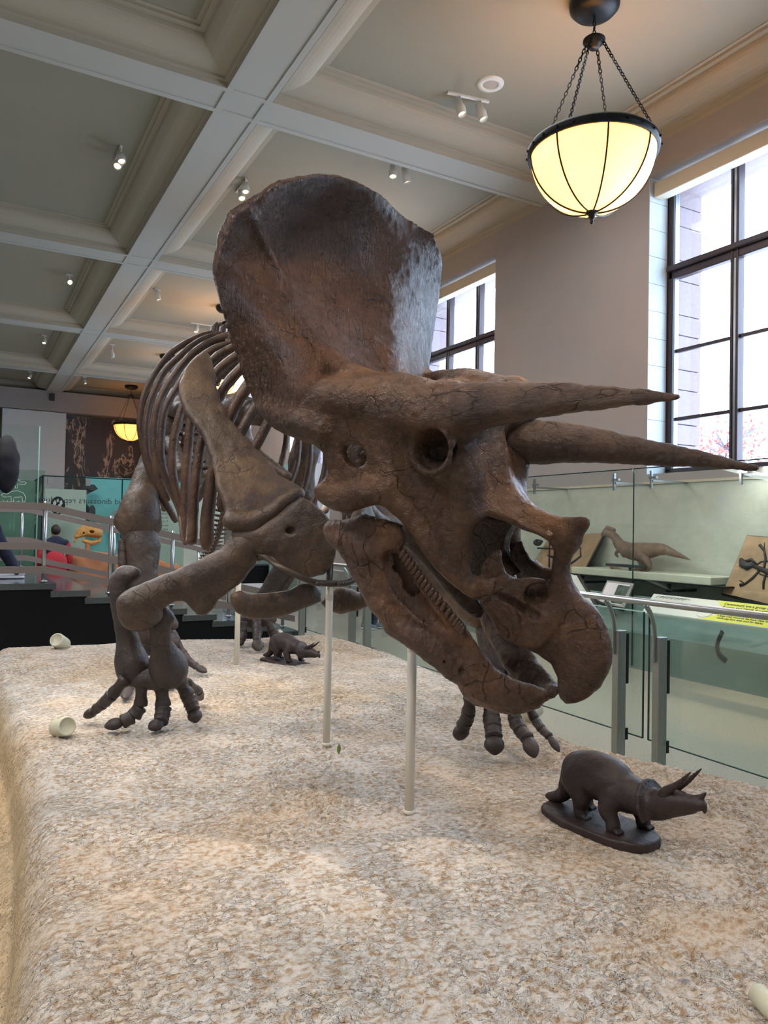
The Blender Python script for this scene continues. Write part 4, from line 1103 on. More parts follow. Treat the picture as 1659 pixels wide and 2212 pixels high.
spot_fixture(256, 330, 'pair of white spotlights in the nearest left coffer', [(0, 0), (0, -.22)], [(-.3, -.9, -1), (.05, -.6, -1)], (0, .5, 0))
spot_fixture(150, 592, 'white spotlight facing the viewer in the second left coffer', [(0, 0)], [(.1, -1, -.5)], None)
spot_fixture(341, 624, 'white spotlight right of the long beam above the rib cage', [(0, 0)], [(.2, -.2, -1)], None)
spot_fixture(437, 700, 'pair of small white spotlights just above the ribs', [(-.15, 0), (.2, 0)], [(-.3, -.3, -1), (.1, -.3, -1)], (.6, 0, 0))
spot_fixture(96, 724, 'small lit spotlight in the third left coffer', [(0, 0)], [(-.1, -.6, -1)], None)
spot_fixture(243, 743, 'small white spotlight right of the beam, fourth coffer', [(0, 0)], [(.2, 0, -1)], None, .3)
spot_fixture(65, 803, 'tiny lit spotlight in the fourth left coffer', [(0, 0)], [(-.4, -.5, -1)], None)
spot_fixture(183, 814, 'tiny lit spotlight right of the beam, farthest coffer', [(0, 0)], [(.4, -.4, -1)], None)
c = atz(1059, 181, ZPAN); mb = MB(); mb.lathe([(.165, 0), (.16, -.012), (.095, -.018), (.09, -.010)], c, 40); o = mb.build('ceiling_speaker', M['white_fixture'], None, True, loc=c, label='round flush speaker in the ceiling panel left of the big lamp', cat='speaker')
mb = MB(); mb.lathe([(.0, -.010), (.092, -.011)], c, 32); mb.build('speaker_grille', M['speaker_grey'], o, True)
# ------------------------------------------------------------------ white posts that carry the mount
def pole(px, py, topz, r, label, lean=(0, 0)):
    b = atz(px, py, ZP); L = empty('support_pole', b, None, label, 'pole', 'cream poles under the skeleton')
    t_ = np.array([b[0] + lean[0], b[1] + lean[1], topz])
    mb = MB(); mb.tube([b - (0, 0, .03), b * .5 + t_ * .5, t_], [r, r, r], 20); mb.build('tube', M['pole_cream'], L, True)
    mb = MB(); mb.lathe([(r, .0), (r * 1.25, .002), (r * 1.3, .012), (r, .016)], b, 20); mb.build('foot_collar', M['pole_cream'], L, True)
    mb = MB(); mb.lathe([(r * 1.0, 0), (r * 1.06, .004), (r * 1.06, .03), (r, .034)], t_ - (0, 0, .07), 20); mb.build('top_sleeve', M['pole_cream'], L, True)
pole(884, 1757, 1.17, .0195, 'cream pole under the lower jaw, nearest the viewer')
pole(705, 1610, 1.285, .0195, 'cream pole under the iron strap at the chest')
pole(511, 1441, 1.62, .0215, 'farthest cream pole between the fore and hind legs')

# ------------------------------------------------------------------ steel and glass guard rail, right of the base
RX = 4.0
rail = empty('guard_rail', (RX, 3.6, 0), None, 'steel and glass guard rail right of the plaster base', 'railing')
RLX = 3.86
zr_ = float(np.mean([atx(1254, 1284, RLX)[2], atx(1394, 1299, RLX)[2], atx(1659, 1332, RLX)[2]]))
mb = MB(); mb.tube([(RLX, y, zr_) for y in np.linspace(-1, 9.52, 12)], .022, 14); mb.build('hand_rail', M['steel'], rail, True)
for k, yy in enumerate((-.70, -.36, 3.42, 3.77, 7.54, 7.92, 9.45)):
    zt = .92
    mb = MB(); mb.box((RX - .04, yy - .028, 0), (RX + .04, yy + .028, zt), .004); p = mb.build('post', M['steel_post'], rail)
    for z0, z1 in ((.55, zt - .02), (.16, .24)): mb = MB(); mb.box((RX + .04, yy - .03, z0), (RX + .062, yy + .03, z1)); mb.build('glass_clamp', M['black_iron'], p)
    A = [(RX - .05, yy, zt - .16), (RX - .048, yy, zt - .04), (RX - .055, yy, zt + .06), (RX - .085, yy, zr_ - .09), (RLX + .0, yy, zr_ - .018)]
    mb = MB(); mb.tube(catmull(A, 4), .021, 8, flat=((0, 1, 0), .35)); mb.build('rail_bracket', M['steel'], p, True)
for y0, y1 in ((-3.5, -.55), (-.52, 3.58), (3.61, 7.71), (7.74, 9.5)):
    mb = MB(); mb.box((RX + .066, y0 + .01, .20), (RX + .078, y1 - .01, 1.06)); g = mb.build('glass_panel', M['glass'], rail)
    mb = MB(); mb.box((RX + .0655, y0 + .008, .197), (RX + .0785, y1 - .008, .203)); mb.box((RX + .0655, y1 - .012, .2), (RX + .0785, y1 - .006, 1.06)); mb.box((RX + .0655, y0 + .006, .2), (RX + .0785, y0 + .012, 1.06)); mb.build('glass_edge', M['glass_edge'], g)
    mb = MB(); mb.box((RX + .0655, y0 + .01, 1.057), (RX + .0785, y1 - .01, 1.064)); mb.build('glass_top_edge', M['glass_edge_light'], g)

# ------------------------------------------------------------------ wall case on the right
CX = 6.91
case = empty('display_case', (CX, 6.5, 0), None, 'long glass-fronted wall case under the tall windows', 'display case')
mb = MB(); mb.box((CX + .02, -4, 0), (XW - .002, 13.2, .42)); mb.build('plinth', M['plinth_green'], case)
mb = MB(); mb.box((XW - .10, -4, .42), (XW - .004, 13.2, 2.22)); mb.build('back_panel', M['case_back'], case)
mb = MB(); mb.box((XW - .13, -4, 2.22), (XW - .004, 13.2, 2.25)); mb.build('top_ledge', M['blind'], case)
mb = MB(); mb.box((CX + .03, -4, .42), (CX + .06, 13.2, .86)); mb.build('lower_panel', M['case_low'], case)
gy_ = [-4.0, 1.2, 6.33, 9.9, 13.2]
for y0, y1 in zip(gy_[:-1], gy_[1:]):
    mb = MB(); mb.box((CX, y0 + .008, .03), (CX + .012, y1 - .008, 2.365)); g = mb.build('glass_front', M['glass'], case)
    mb = MB(); mb.box((CX - .001, y0 + .008, 2.362), (CX + .013, y1 - .008, 2.374)); mb.box((CX - .001, y1 - .012, .03), (CX + .013, y1 - .004, 2.37)); mb.build('glass_edge', M['glass_edge'], g)
light('case_fill', 'AREA', (7.05, 5.0, 2.3), 85, (.97, 1, .98), (.25, 14), target=(7.3, 5.0, 0))  # unseen light added to brighten the inside of the case
for y in (9.3, 8.1, 6.62, 6.05, 4.9, 3.6):
    mb = MB(); mb.box((CX - .02, y - .012, 2.12), (CX + .01, y + .012, 2.33)); mb.box((CX, y - .02, 2.20), (XW - .1, y + .012, 2.225)); mb.box((CX - .035, y - .09, 2.235), (CX, y + .02, 2.26)); mb.build('glass_bracket', M['steel'], case)
# shelf with the hunting dinosaur model
shf = empty('wall_shelf', (7.2, 6.4, 1.06), None, 'dark-edged glass shelf with a plaster top inside the wall case', 'shelf')
ya, yb = 5.32, 7.45
mb = MB(); mb.box((6.97, ya - .18, 1.035), (XW - .1, yb + .3, 1.05)); mb.build('shelf_plate', M['black_iron'], shf)
mb = MB(); mb.box((7.0, ya, 1.05), (XW - .12, yb, 1.14), .01); mb.build('plaster_slab', M['shelf_plaster'], shf)
for y in (5.9, 7.3): mb = MB(); mb.box((7.0, y - .012, .93), (XW - .1, y + .012, .96)); mb.box((7.02, y - .012, .96), (7.06, y + .012, 1.035)); mb.build('shelf_bracket', M['black_iron'], shf)
# model: body along y, head to +y (left in view)
mx = 7.2
s = Sculpt(.009)
def C(px, py, x=mx): return atx(px, py, x)
s.tube([C(1312, 1152), C(1326, 1158), C(1340, 1178), C(1362, 1190), C(1385, 1192), (C(1400, 1190)), C(1430, 1187), C(1460, 1197), C(1491, 1209)], [.048, .05, .07, .10, .108, .095, .066, .036, .006], .02)
s.tube([C(1307, 1150), C(1303, 1154)], [.048, .034], .02, flat=((1, 0, 0), .7)); s.tube([C(1312, 1140), C(1325, 1145)], [.03, .03], .02)
for dx, k in ((-.06, 0), (.06, 1)):
    hip = C(1392, 1196) + (dx, 0, 0); kn = (C(1400, 1208) if k else C(1380, 1212)) + (dx, 0, 0); an = (C(1408, 1222) if k else C(1374, 1224)) + (dx, 0, 0); ft = (C(1402, 1233) if k else C(1366, 1232)) + (dx, 0, 0)
    if not k: hip, kn, an, ft = [C(*p) + (dx, 0, 0) for p in ((1388, 1196), (1404, 1212), (1410, 1226), (1400, 1233))]
    else: hip, kn, an, ft = [C(*p) + (dx, 0, 0) for p in ((1385, 1196), (1378, 1212), (1382, 1224), (1370, 1232))]
    ft[2] = 1.152; an[2] = max(an[2], 1.18)
    s.tube([hip, kn, an, ft], [.075, .05, .026, .026], .015); s.tube([ft, ft + (0, .05, -.004)], [.024, .014], .01)
    s.tube([C(1345, 1186) + (dx * .8, 0, 0), C(1337, 1196) + (dx * .9, 0, 0), C(1342, 1204) + (dx * .9, 0, 0)], [.03, .018, .010], .012)
s.bump(.003, .03)
m_ = s.build('dinosaur_model', M['trex_skin'], None, loc=(mx, 6.3, 1.14), label='tan two-legged dinosaur model with long tail on the plaster shelf', cat='model')
# small things on the same shelf
s = Sculpt(.004); q = [C(1311, 1217), C(1316, 1222), C(1322, 1224), C(1332, 1226), C(1344, 1229)]
s.tube(q, [.011, .014, .022, .012, .003], .008)
for d in (-.015, .015): s.tube([q[2] + (d, 0, 0), (q[2][0] + d, q[2][1], 1.142)], [.010, .008], .006)
s.build('dinosaur_model', M['slab_tan'], None, loc=(mx, 6.9, 1.14), label='tiny reddish dinosaur figure left on the plaster shelf', cat='model')
mb = MB(); a_ = C(1352, 1224); mb.box((7.06, 6.28, 1.18), (7.1, 6.9, 1.215)); mb.box((7.07, 6.5, 1.14), (7.09, 6.53, 1.18)); tag(mb.build('label_bar', M['dark_grey']), 'short dark label bar at the feet of the tan dinosaur model', 'label')
# tilted slabs with dark fossils
def slab(pl, label, fossils, x0=7.12, x1=7.42, fr='black_iron'):
    P = [atx(p[0], p[1], x0 if i in (0, 3) else x1) for i, p in enumerate(pl)]   # 0 lower left, 1 upper left, 2 upper right, 3 lower right
    o = empty('fossil_slab', P[0], None, label, 'fossil')
    n = np.cross(P[3] - P[0], P[1] - P[0]); n /= np.linalg.norm(n); n = n if n[0] < 0 else -n
    mb = MB(); c_ = sum(P) / 4; mb.prism([c_ + (p - c_) * 1.04 - n * .012 for p in P], -n * .03); mb.build('slab_frame', M[fr], o)
    mb = MB(); mb.prism([p + n * .01 for p in P], -n * .02); mb.build('stone_slab', M['slab_tan'], o)
    U, W = P[3] - P[0], P[1] - P[0]
    for f in fossils:
        mb = MB(); mb.tube([P[0] + U * a + W * b + n * .015 for a, b in f[0]], f[1], 7, wob=.08); mb.build('fossil_bone', M['fossil_dark'], o, True)
slab([(1562, 1282), (1615, 1158), (1800, 1172), (1745, 1325)], 'tan slab with splayed dark fossil skeleton at the right edge',
     [([(.05, .60), (.10, .52), (.17, .50), (.24, .55)], [.02, .045, .05, .02]), ([(.24, .52), (.4, .48), (.55, .42), (.75, .3)], [.02, .03, .03, .02]), ([(.33, .5), (.28, .34), (.22, .22), (.17, .18)], [.012, .014, .012, .02]),
      ([(.36, .53), (.33, .68), (.28, .80), (.2, .88)], [.012, .014, .012, .018]), ([(.1, .56), (.18, .62), (.25, .57)], [.015, .02, .01]), ([(.24, .52), (.30, .62), (.42, .66), (.50, .60)], [.008, .008, .008, .006]), ([(.28, .5), (.34, .42), (.44, .40)], [.008, .008, .006]), ([(.45, .46), (.52, .58), (.62, .60)], [.01, .01, .006]), ([(.5, .44), (.56, .28), (.66, .18)], [.012, .012, .008]), ([(.28, .80), (.24, .93)], [.008, .005]), ([(.22, .22), (.14, .26)], [.008, .005]), ([(.4, .5), (.42, .3), (.45, .2)], [.01, .012, .01])])
slab([(1135, 1242), (1190, 1158), (1304, 1152), (1252, 1250)], 'tan slab with coiled dark fossil behind the snout opening',
     [([(.5, .25), (.7, .3), (.8, .5), (.7, .7), (.55, .68)], [.01, .016, .018, .014, .01]), ([(.2, .5), (.35, .45), (.5, .5)], [.012, .02, .012]), ([(.15, .88), (.22, .92), (.3, .86)], [.03, .05, .03])])
mb = MB(); mb.tube([(7.15, 8.05, .5), (7.15, 8.05, 1.62)], .012, 8); mb.tube([(7.15, 7.85, 1.36), (7.15, 8.3, 1.36)], .012, 8); tag(mb.build('stand_rod', M['black_iron'], smooth=True), 'thin black stand with cross bar beside the coiled fossil slab', 'stand')
mb = MB(); mb.box((7.1, 8.7, 1.31), (7.13, 9.6, 1.335)); mb.tube([(7.12, 9.3, 1.33), (7.12, 9.3, 1.42)], .006, 6); tag(mb.build('display_bar', M['black_iron']), 'short black display bar seen through the snout opening', 'display bar')
for k, y in enumerate((9.38, 9.25)):
    s = Sculpt(.005); s.ell((7.12, y, 1.46 + .03 * k), np.eye(3), (.03, .045, .03)); s.tube([(7.12, y - .03, 1.47 + .03 * k), (7.12, y - .07, 1.49 + .03 * k)], [.015, .006], .01); s.build('small_skull', M['yellow_bone'], None, loc=(7.12, y, 1.45), label='tiny tan fossil skull on the black bar, %s one' % ('left' if k == 0 else 'right'), cat='fossil')
s = Sculpt(.006); c = atx(1161, 1172, 7.2); s.ell(c, np.eye(3), (.04, .085, .05)); s.tube([c, c + (0, -.09, .02)], [.04, .02], .02); s.ell(c + (-.03, -.02, .015), np.eye(3), (.03, .02, .02), .01, True); s.build('small_skull', M['fossil_dark'], None, loc=c, label='small dark horned skull cast seen through the snout opening', cat='fossil')
# picture panel, tilted reading panels
def panel(P, th, mat, o, name, n=None):
    P = [np.array(p, float) for p in P]; n = np.cross(P[1] - P[0], P[3] - P[0]); n /= np.linalg.norm(n); n = -n if n[0] > 0 else n
    mb = MB(); mb.prism([p + n * th for p in P], -n * th); return mb.build(name, M[mat], o), n
o = empty('picture_panel', atx(1320, 1290, 6.75), None, 'tilted grey-framed panel with a jungle picture below the shelf', 'sign')
PP = [atx(1292, 1303, 6.7), atx(1314, 1255, 6.85), atx(1371, 1262, 6.85), atx(1350, 1314, 6.7)]
panel(PP, .02, 'steel_post', o, 'panel_frame'); c_ = sum(PP) / 4; Q_ = [c_ + (p - c_) * .86 + (-.022, 0, .006) for p in PP]; panel(Q_, .006, 'wall_white', o, 'panel_sheet')
U, W = Q_[3] - Q_[0], Q_[1] - Q_[0]; R_ = [Q_[0] + U * a + W * b + np.array([-.008, 0, .003]) for a, b in ((.5, .05), (.5, .95), (.98, .95), (.98, .05))]; panel(R_, .003, 'jungle', o, 'panel_picture')
mb = MB(); mb.tube([atx(1322, 1312, 6.75), atx(1328, 1330, 6.9), (6.95, atx(1322, 1330, 6.9)[1], .6)], .02, 8); mb.build('panel_arm', M['dark_grey'], o, True)
o = empty('reading_panel', atx(1240, 1290, 6.3), None, 'grey tilted reading panel seen edge-on behind the beak', 'sign')
panel([atx(1236, 1262, 6.2), atx(1232, 1240, 6.5), atx(1246, 1243, 6.5), atx(1286, 1312, 6.1)], .02, 'label_grey', o, 'panel_sheet'); mb = MB(); mb.prism([atx(1246, 1243, 6.49), atx(1250, 1243, 6.49), atx(1292, 1310, 6.09), atx(1284, 1315, 6.09)], (.02, 0, .01)); mb.build('panel_edge', M['black_iron'], o); e = atx(1262, 1285, 6.3); mb = MB(); mb.tube([e, e + (.3, 0, -.12), (CX + .03, e[1], e[2] - .2)], .02, 8); mb.build('panel_arm', M['dark_grey'], o, True)
o = empty('reading_panel', atx(1500, 1340, 6.2), None, 'long lime green reading panel with dark text behind the hand rail', 'sign')
_a, _b = atx(1388, 1326, 5.95), atx(1414, 1286, 6.2); LP = [_a, _b, _b - (0, 2.7, 0), _a - (0, 2.7, 0)]
panel(LP, .02, 'label_grey', o, 'panel_sheet')
U, W = LP[3] - LP[0], LP[1] - LP[0]; nn = np.cross(U, W); nn /= np.linalg.norm(nn); nn = nn if nn[0] < 0 else -nn
mb = MB(); mb.prism([LP[0] + U * a + W * b + nn * .024 for a, b in ((.24, 0), (.30, .30), (.32, .60), (.28, 1), (1, 1), (1, 0))], -nn * .003); mb.build('panel_print', M['lime'], o)
mb = MB(); cc_ = LP[0] + U * .255 + W * .42 + nn * .027; mb.tube([cc_ + (U / np.linalg.norm(U)) * .085 * math.cos(a) + (W / np.linalg.norm(W)) * .085 * math.sin(a) for a in np.linspace(0, 6.283, 25)], .003, 5); mb.build('print_circle', M['print_white'], o, True)
def text_on(body, size, org, xd, yd, mat, parent=None, name='lettering', sx=1.0, **kw):
    if '\n' in body:
        yu = np.array(yd, float) / np.linalg.norm(yd)
        for i, ln in enumerate(body.split('\n')): text_on(ln, size, np.array(org, float) - yu * size * 1.1 * i, xd, yd, mat, parent, name, sx, **kw)
        return
    cu = bpy.data.curves.new(name, 'FONT'); cu.body = body; cu.size = size; cu.extrude = .0008; cu.space_line = 1.05; cu.resolution_u = 2
    tmp = bpy.data.objects.new('tmp', cu); dg = bpy.context.evaluated_depsgraph_get(); COL.objects.link(tmp); dg.update()
    me = bpy.data.meshes.new_from_object(tmp.evaluated_get(dg)); bpy.data.objects.remove(tmp)
    co = np.empty(len(me.vertices) * 3, np.float32); me.vertices.foreach_get('co', co); co = co.reshape(-1, 3)
    xd = np.array(xd, float); xd /= np.linalg.norm(xd); yd = np.array(yd, float); yd -= (yd @ xd) * xd; yd /= np.linalg.norm(yd); zd = np.cross(xd, yd)
    Wd = np.array(org) + co[:, :1] * xd * sx + co[:, 1:2] * yd + co[:, 2:3] * zd
    return mk(name, Wd, [list(p.vertices) for p in me.polygons], mat, parent, False, **kw)
ud, wd_ = U / np.linalg.norm(U), W / np.linalg.norm(W)
TXT = ['Ceratosaurs are a group of primitive dinosaurs found in', 'Europe and North America. Their remains were first found in', 'deposits of this age and show many of the same features.']
text_on('\n'.join(TXT), .042, LP[0] + U * .31 + W * .82 + nn * .026, ud, wd_, M['print_dark'], o)
text_on('They have in the front of the jaw some small teeth\nused to catch prey. The arms had four fingers and\na large crest stood on the head, close to the nose\nwhich may have been used for display.', .03, LP[0] + U * .31 + W * .48 + nn * .026, ud, wd_, M['print_dark'], o)
# little animal drawings printed on the panel
def line_art(pts, org, U_, W_, n_, r, mat, parent, name='printed_drawing'):
    mb = MB(); mb.tube([org + U_ * a + W_ * b for a, b in pts], r, 4, cap=False); return mb.build(name, M[mat], parent)
dino = [(0, .5), (.08, .62), (.18, .55), (.35, .8), (.55, .85), (.72, .7), (.8, .4), (.78, .05), (.70, .05), (.68, .4), (.5, .35), (.42, .35), (.4, .02), (.33, .02), (.32, .4), (.2, .35), (.08, .35), (0, .5)]
line_art(dino, LP[0] + U * .60 + W * .06 + nn * .027, ud * .32, wd_ * .2, nn, .0025, 'print_dark', o)
for k in range(8): line_art([(0, 0), (.04, .03), (.09, .02)], LP[0] + U * (.02 + k * .017) + W * .80 + nn * .027, ud, wd_, nn, .002, 'dark_grey', o)
line_art([(0, .12), (.08, .10), (.16, .02), (.24, .08), (.34, .04)], LP[0] + U * .02 + W * .3 + nn * .027, ud, wd_, nn, .002, 'dark_grey', o)
s = Sculpt(.006); b0 = LP[0] + U * .80 + W * .60 + nn * .05
s.tube([b0 + ud * a + wd_ * b for a, b in ((0, .06), (.08, .03), (.2, .0), (.35, -.02), (.5, .02))], [.012, .018, .022, .03, .02], .01); s.tube([b0 + ud * .38, b0 + ud * .40 - wd_ * .14, b0 + ud * .5 - wd_ * .2], [.03, .02, .012], .02)
s.build('bronze_relief', M['dark_grey'], o)
mb = MB(); e = atx(1553, 1370, 6.0); mb.tube(catmull([e + (.05, 0, .02), e + (-.02, 0, -.08), e + (.0, .0, -.18), e + (.1, 0, -.25)], 4), .03, 8, flat=((0, 1, 0), .3)); mb.build('panel_arm', M['dark_grey'], o, True)
# ------------------------------------------------------------------ dark stepped walkway behind the base
SY0, SY1 = 9.6, 13.4
walk = empty('stair', (1.5, SY0, 0), None, 'black granite walkway stepping down to the right behind the base', 'stair')
tx = [-5.0, .92, 1.30, 1.69, 2.08, 2.47, 2.86, 3.25, 3.64, 4.03]; tz = [.885, .79, .70, .61, .53, .44, .35, .26, .165]
for i in range(9):
    x0 = tx[i] - (.06 if i else 0)
    mb = MB(); mb.box((x0, SY0 - .03, tz[i] - .075), (tx[i + 1], SY1, tz[i]), .006); mb.build('tread', M['granite'], walk)
pf = [(tx[0], SY0, 0)]
for i in range(9): pf += [(tx[i] if i == 0 else tx[i] - .04, SY0, tz[i] - .076), (tx[i + 1] - .04, SY0, tz[i] - .076)]
mb = MB(); mb.prism(pf + [(tx[9] - .04, SY0, 0)], (0, SY1 - SY0 - .02, 0)); mb.build('black_face', M['black_face'], walk)
def stair_rail(y, label, posts):
    o = empty('stair_railing', (1.5, y, .9), None, label, 'railing')
    def zt(x): return float(np.interp(x, [-5, .85, 4.0], [.885, .885, .17]))
    for x in posts:
        mb = MB(); mb.tube([(x, y, zt(x) - .02), (x, y, zt(x) + .96)], .024, 14); p = mb.build('post', M['steel'], o, True)
        mb = MB(); mb.lathe([(.024, 0), (.045, .004), (.045, .02), (.024, .025)], (x, y, zt(x)), 14); mb.build('post_base', M['steel'], p, True)
    for hz in (.90, .43, .15):
        mb = MB(); xs = [-5, .8, 4.0]
        for a, b in zip(xs[:-1], xs[1:]):
            mb.prism([(a, y - .03, zt(a) + hz - .042), (b, y - .03, zt(b) + hz - .042), (b, y - .03, zt(b) + hz + .042), (a, y - .03, zt(a) + hz + .042)], (0, .012, 0))
        mb.build('rail_strip', M['brown_strip'], o)
stair_rail(9.72, 'near steel post railing with brown strips on the black walkway', (-3.0, -2.2, -1.45, -.7, .05, .79, 1.54, 2.3, 3.06, 3.83))
stair_rail(12.9, 'far railing with brown strips at the back of the walkway', (-1.3, -.2, .72, 2.1, 3.5))

# ------------------------------------------------------------------ glass cases and panels beyond
def wallbox(px0, py0, px1, py1, Y, th=.06):
    a, b = aty(px0, py0, Y), aty(px1, py1, Y); return (min(a[0], b[0]), Y, min(a[2], b[2])), (max(a[0], b[0]), Y + th, max(a[2], b[2]))
gc = empty('glass_case', (3, 15, 0), None, 'tall glass case with cyan backdrop beyond the walkway', 'display case')
a, b = aty(93, 1029, 15), aty(600, 1050, 15); zt_ = 2.44
mb = MB(); mb.box((a[0], 15, 0), (b[0], 15.012, zt_)); mb.build('glass_front', M['glass'], gc)
mb = MB(); mb.box((a[0] - .01, 14.99, zt_), (b[0], 15.02, zt_ + .02)); mb.box((a[0] - .012, 14.985, 0), (a[0] + .012, 15.015, zt_)); mb.box((a[0] - .01, 15, zt_), (a[0] + .01, 18.5, zt_ + .02)); mb.box((2.55, 14.99, 0), (2.57, 15.015, zt_)); mb.box((4.55, 14.99, 0), (4.57, 15.015, zt_)); mb.build('case_frame', M['glass_edge'], gc)
mb = MB(); mb.box((a[0], 15.02, 0), (a[0] + .012, 18.5, zt_)); mb.build('glass_side', M['glass_green'], gc)
for x in (1.24, 1.9, 2.75, 3.4): mb = MB(); mb.box((x, 14.97, 2.3), (x + .08, 15.05, 2.42)); mb.build('glass_clamp', M['steel_post'], gc)
lo, hi = wallbox(185, 1042, 420, 1330, 17.6); hi = (hi[0], hi[1], 2.62); mb = MB(); mb.box((lo[0], lo[1], 0), hi); mb.build('backdrop', M['cyan_panel'], gc)
lo, hi = wallbox(97, 1055, 183, 1200, 17.0); mb = MB(); mb.box((lo[0], lo[1], 0), hi); mb.build('side_panel', M['pale_green'], gc)
lo, hi = wallbox(300, 1062, 480, 1330, 16.4); mb = MB(); mb.box((lo[0], lo[1], 0), hi); mb.build('text_panel', M['pale_green'], gc)
# jagged dark cut-out and ovals of the nest scene
mb = MB(); P = [aty(p[0], p[1], 17.2) for p in ((180, 1046), (204, 1047), (212, 1056), (200, 1062), (188, 1068), (182, 1080), (190, 1092), (196, 1102), (192, 1120), (198, 1135), (204, 1150), (180, 1160))]; mb.prism(P, (0, .05, 0)); mb.build('tree_cutout', M['dark_grey'], gc)
mb = MB(); P = [aty(p[0], p[1], 17.2) for p in ((225, 1150), (232, 1120), (245, 1105), (262, 1096), (280, 1100), (300, 1112), (310, 1150))]; mb.prism(P, (0, .05, 0)); mb.build('hill_cutout', M['case_low'], gc)
for p, r in (((199, 1106), (.07, .15)), ((199, 1055), (.10, .035))):
    c = aty(p[0], p[1], 17.1); mb = MB(); mb.prism([c + (r[0] * math.cos(q), 0, r[1] * math.sin(q)) for q in np.linspace(0, 6.28, 17)[:-1]], (0, .04, 0)); mb.build('oval_cutout', M['dark_grey'], gc)
c = aty(270, 1090, 14.95); text_on('did dinosaurs reproduce', .155, c, (-1, 0, 0), (0, 0, 1), M['dark_grey'], gc)
c = aty(365, 1104, 14.95); text_on('as far as we', .10, c, (-1, 0, 0), (0, 0, 1), M['dark_grey'], gc)
c = aty(364, 1112, 14.95); text_on('think, often say\nno one can be sure\nTriceratops may\nhave laid eggs\nand raised young\nin herds', .07, c, (-1, 0, 0), (0, 0, 1), M['dark_grey'], gc)
# round sign with pale footprints
c = aty(125, 1092, 16.2); o = empty('round_sign', c, None, 'black round sign with pale footprints on the pale panel', 'sign')
mb = MB(); mb.prism([c + (.135 * math.cos(q), 0, .18 * math.sin(q)) for q in np.linspace(0, 6.283, 33)[:-1]], (0, .02, 0)); mb.build('sign_disc', M['black_cloth'], o)
for dx, dz, rx, rz in ((-.06, .05, .03, .055), (0, .10, .025, .04), (.06, .06, .03, .045), (.03, .0, .03, .03), (-.05, -.08, .03, .04), (.05, -.09, .03, .04), (0, -.14, .02, .02), (-.09, 0, .015, .025)):
    mb = MB(); mb.prism([c + (dx + rx * math.cos(q), -.006, dz + rz * math.sin(q)) for q in np.linspace(0, 6.283, 13)[:-1]], (0, .006, 0)); mb.build('footprint', M['print_white'], o)
# green glass screens at the far left with white line drawings
gs = empty('glass_screen', (0.4, 14, 0), None, 'green glass screen with white dinosaur drawings at the left edge', 'screen')
lo, hi = wallbox(-120, 1006, 90, 1262, 14.2, .02); mb = MB(); mb.box((lo[0], lo[1], 0), hi); mb.build('glass_sheet', M['glass_green'], gs)
lo, hi = wallbox(-120, 906, 76, 1262, 14.6, .02); mb = MB(); mb.box((lo[0], lo[1], 0), hi); mb.build('glass_sheet', M['glass'], gs)
e = MB(); e.box((hi[0] - .01, 14.59, 0), (hi[0] + .01, 14.63, hi[2])); e.build('glass_edge', M['glass_edge_light'], gs)
lo, hi = wallbox(-120, 1030, 70, 1262, 15.4, .05); mb = MB(); mb.box((lo[0], lo[1], 0), hi); mb.build('green_backing', M['green_panel'], gs)
c = aty(2, 1083, 14.15); line_art(dino, c, np.array([.47, 0, 0]), np.array([0, 0, .22]), None, .004, 'print_white', gs)
c = aty(57, 1056, 14.15); line_art(dino, c, np.array([-.42, 0, 0]), np.array([0, 0, .20]), None, .004, 'print_white', gs)
c = aty(54, 1088, 14.15); text_on('pachycephalosaurs', .07, c, (-1, 0, 0), (0, 0, 1), M['print_white'], gs)
c = aty(80, 1104, 14.15); text_on('MARGINOCEPHALIA', .14, c, (-1, 0, 0), (0, 0, 1), M['print_white'], gs)
# yellow horned skull on an orange rock
rk = aty(270, 1215, 14.5); s = Sculpt(.03)
P = [aty(p[0], p[1], 14.5) for p in ((150, 1300), (146, 1200), (160, 1184), (215, 1190), (300, 1204), (390, 1222), (395, 1300))]
s.plate(np.array(P), .55, .1, .12, .05, quad=False); s.bump(.06, .5); s.bump(.03, .2); s.build('orange_rock', M['orange_rock'], None, loc=rk, label='orange rock mound behind the walkway carrying a yellow skull', cat='rock')
s = Sculpt(.008); y_ = 14.5
def G(px, py, y=y_): return aty(px, py, y)
s.tube([G(166, 1160), G(176, 1153), G(188, 1149), G(203, 1149), (G(214, 1153))], [.035, .06, .085, .10, .075], .04); s.tube([G(163, 1157), G(170, 1146), G(188, 1137), G(212, 1134), G(220, 1137)], [.012, .025, .035, .04, .02], .03)
s.tube([G(180, 1168), G(196, 1172), G(214, 1168)], [.03, .042, .03], .02); s.tube([G(166, 1160), G(161, 1170)], [.03, .012], .01); s.tube([G(205, 1140), G(212, 1150), G(216, 1166)], [.03, .03, .02], .02)
s.ell(G(199, 1149, y_ - .09), np.eye(3), (.045, .09, .035), .01, True); s.ell(G(181, 1152, y_ - .07), np.eye(3), (.022, .08, .02), .01, True); s.bump(.01, .05)
sk2 = s.build('fossil_skull', M['yellow_bone'], None, loc=G(190, 1160), label='small yellow horned dinosaur skull above the orange rock', cat='fossil')
s = Sculpt(.01); s.tube([G(186, 1168), G(190, 1180), G(188, 1192)], [.03, .035, .04], .02); s.build('skull_mount', M['orange_rock'], sk2)
